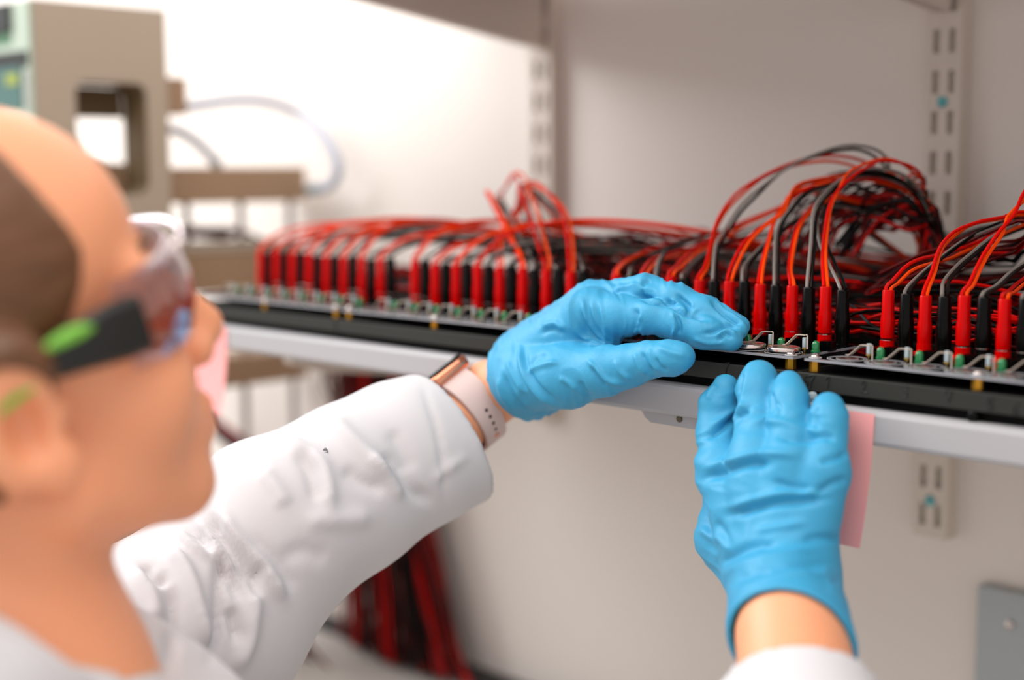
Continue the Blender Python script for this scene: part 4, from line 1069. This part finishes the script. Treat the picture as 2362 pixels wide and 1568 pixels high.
for s in (-1, 1):
    st = [(.060, .0735, .0175, .0125), (.048, .0762, .0185, .0130), (.032, .0785, .0190, .0110), (.014, .0797, .018, .0080), (-.006, .0795, .015, .0055), (-.025, .0790, .008, .0045), (-.045, .0750, -.006, .0045)]
    v = []; f = []
    for x, y, z, hh in st:
        for yy, zz in ((0, -hh), (.0035, -hh * .8), (.0042, 0), (.0035, hh * .8), (0, hh)): v.append(hw((x, s * (y + yy - .001), z + zz)))
    for k in range(len(st) - 1):
        for j in range(5): f.append((5*k + j, 5*k + (j+1) % 5, 5*k + 5 + (j+1) % 5, 5*k + 5 + j))
    f += [(4, 3, 2, 1, 0), tuple(5 * (len(st) - 1) + k for k in range(5))]
    tp = build(MB().add(v, f), 'temple', 'temple_black', sg, True)
    mb = MB().tube(spline([hw((.036, s * .0815, .0260)), hw((.028, s * .0822, .0265)), hw((.018, s * .0828, .0255)), hw((.010, s * .0828, .0235))], 12), [.0006, .0018, .0026, .0030, .0032, .0032, .0030, .0026, .0022, .0016, .001, .0006], 8)
    mb.tube(spline([hw((.006, s * .0828, .0125)), hw((-.006, s * .0832, .0095)), hw((-.020, s * .0830, .004))], 10), .0018, 8)
    build(mb, 'lime_accent', 'temple_lime', tp, True)

# ------------------------------------------------------------------ wrist watch on the left wrist
W0, W1 = PY(1020, 962, .686), PY(1140, 903, .690)
wa = W1 - W0; wa /= np.linalg.norm(wa)
wa = (WRL - ELL) / np.linalg.norm(WRL - ELL); wc = WRL + (ELL - WRL) * .078
wu = UP - wa * (UP @ wa); wu /= np.linalg.norm(wu); wv = np.cross(wa, wu)      # wu up, wv sideways
if wv @ FW > 0: wv = -wv                                                        # towards the camera
wt = empty('wrist_watch', wc, 'rose gold square watch on a pale pink band around the left wrist', 'watch')
RB = .0258
hw_ = .0105
def wp(ang, r, ax_): return wc + wa * ax_ + r * (math.cos(ang) * wu + math.sin(ang) * wv)
WTOP = WATCH_ANG
v = []; f = []; n = 56
for k in range(n):
    a = 2 * math.pi * k / n; wd = hw_ * (1 + .12 * math.cos(a - WTOP))
    lo_ = 1.0
    for (r, ax_) in ((RB, -wd), (RB + .0022, -wd * .92), (RB + .0022, wd * .92), (RB, wd)): v.append(wp(a, r * (1 + .05 * math.cos(2 * a)), ax_))
for k in range(n):
    for j in range(4): f.append((4*k + j, 4*k + (j+1) % 4, 4*((k+1) % n) + (j+1) % 4, 4*((k+1) % n) + j))
band = build(MB().add(v, f), 'band', 'watch_band', wt, True)
def onband(ang, r, mb, rad, h):
    mb.lathe([(rad, 0), (rad, h)], wp(ang, r * (1 + .05 * math.cos(2 * ang)), 0), 12, ax=tuple(math.cos(ang) * wu + math.sin(ang) * wv))
for k, dg in enumerate((88, 100, 112, 124)):
    mb = MB(); onband(math.radians(dg), RB + .0021, mb, .0013, .0002); build(mb, 'pin_hole', 'hole_dark', band)
mb = MB(); onband(math.radians(137), RB + .0018, mb, .0021, .0008); build(mb, 'pin', 'watch_gold', band, True)
# case: rounded box seen from its edge on top of the wrist
cx = math.cos(WTOP) * wu + math.sin(WTOP) * wv; cy = np.cross(cx, wa)
def wbox(la, lt, h0, h1, nm, m, bv):
    bm = bmesh.new(); bmesh.ops.create_cube(bm, size=1)
    for q in bm.verts: q.co = (q.co.x * la, q.co.y * lt, (h0 + h1) / 2 + q.co.z * (h1 - h0))
    ve = [e_ for e_ in bm.edges if abs(e_.verts[0].co.z - e_.verts[1].co.z) > 1e-6]
    bmesh.ops.bevel(bm, geom=ve, offset=la * .24, segments=5, profile=.5, affect='EDGES')
    bmesh.ops.bevel(bm, geom=[e_ for e_ in bm.edges if abs(e_.verts[0].co.z - e_.verts[1].co.z) < 1e-6 and e_.is_manifold and e_.calc_face_angle(0) > .9], offset=bv, segments=3, profile=.5, affect='EDGES')
    bm.verts.index_update()
    vv_ = [wc + wa * q.co.x + cy * q.co.y + cx * q.co.z for q in bm.verts]; ff = [[q.index for q in fc.verts] for fc in bm.faces]; bm.free()
    return build(MB().add(vv_, ff), nm, m, wt, True)
wbox(.0360, .0310, RB - .0005, RB + .0085, 'case', 'watch_gold', .0028)
wbox(.0335, .0285, RB + .0085, RB + .0100, 'screen', 'watch_glass', .0006)
wbox(.0270, .0250, RB - .0035, RB - .0002, 'sensor_back', 'watch_glass', .001)
mb = MB().lathe([(.0030, 0), (.0033, .0006), (.0033, .0018), (.0026, .0022)], wc + cx * (RB + .0045) + wa * .018 + cy * .004, 14, ax=tuple(wa))
build(mb, 'crown', 'watch_gold', wt, True)
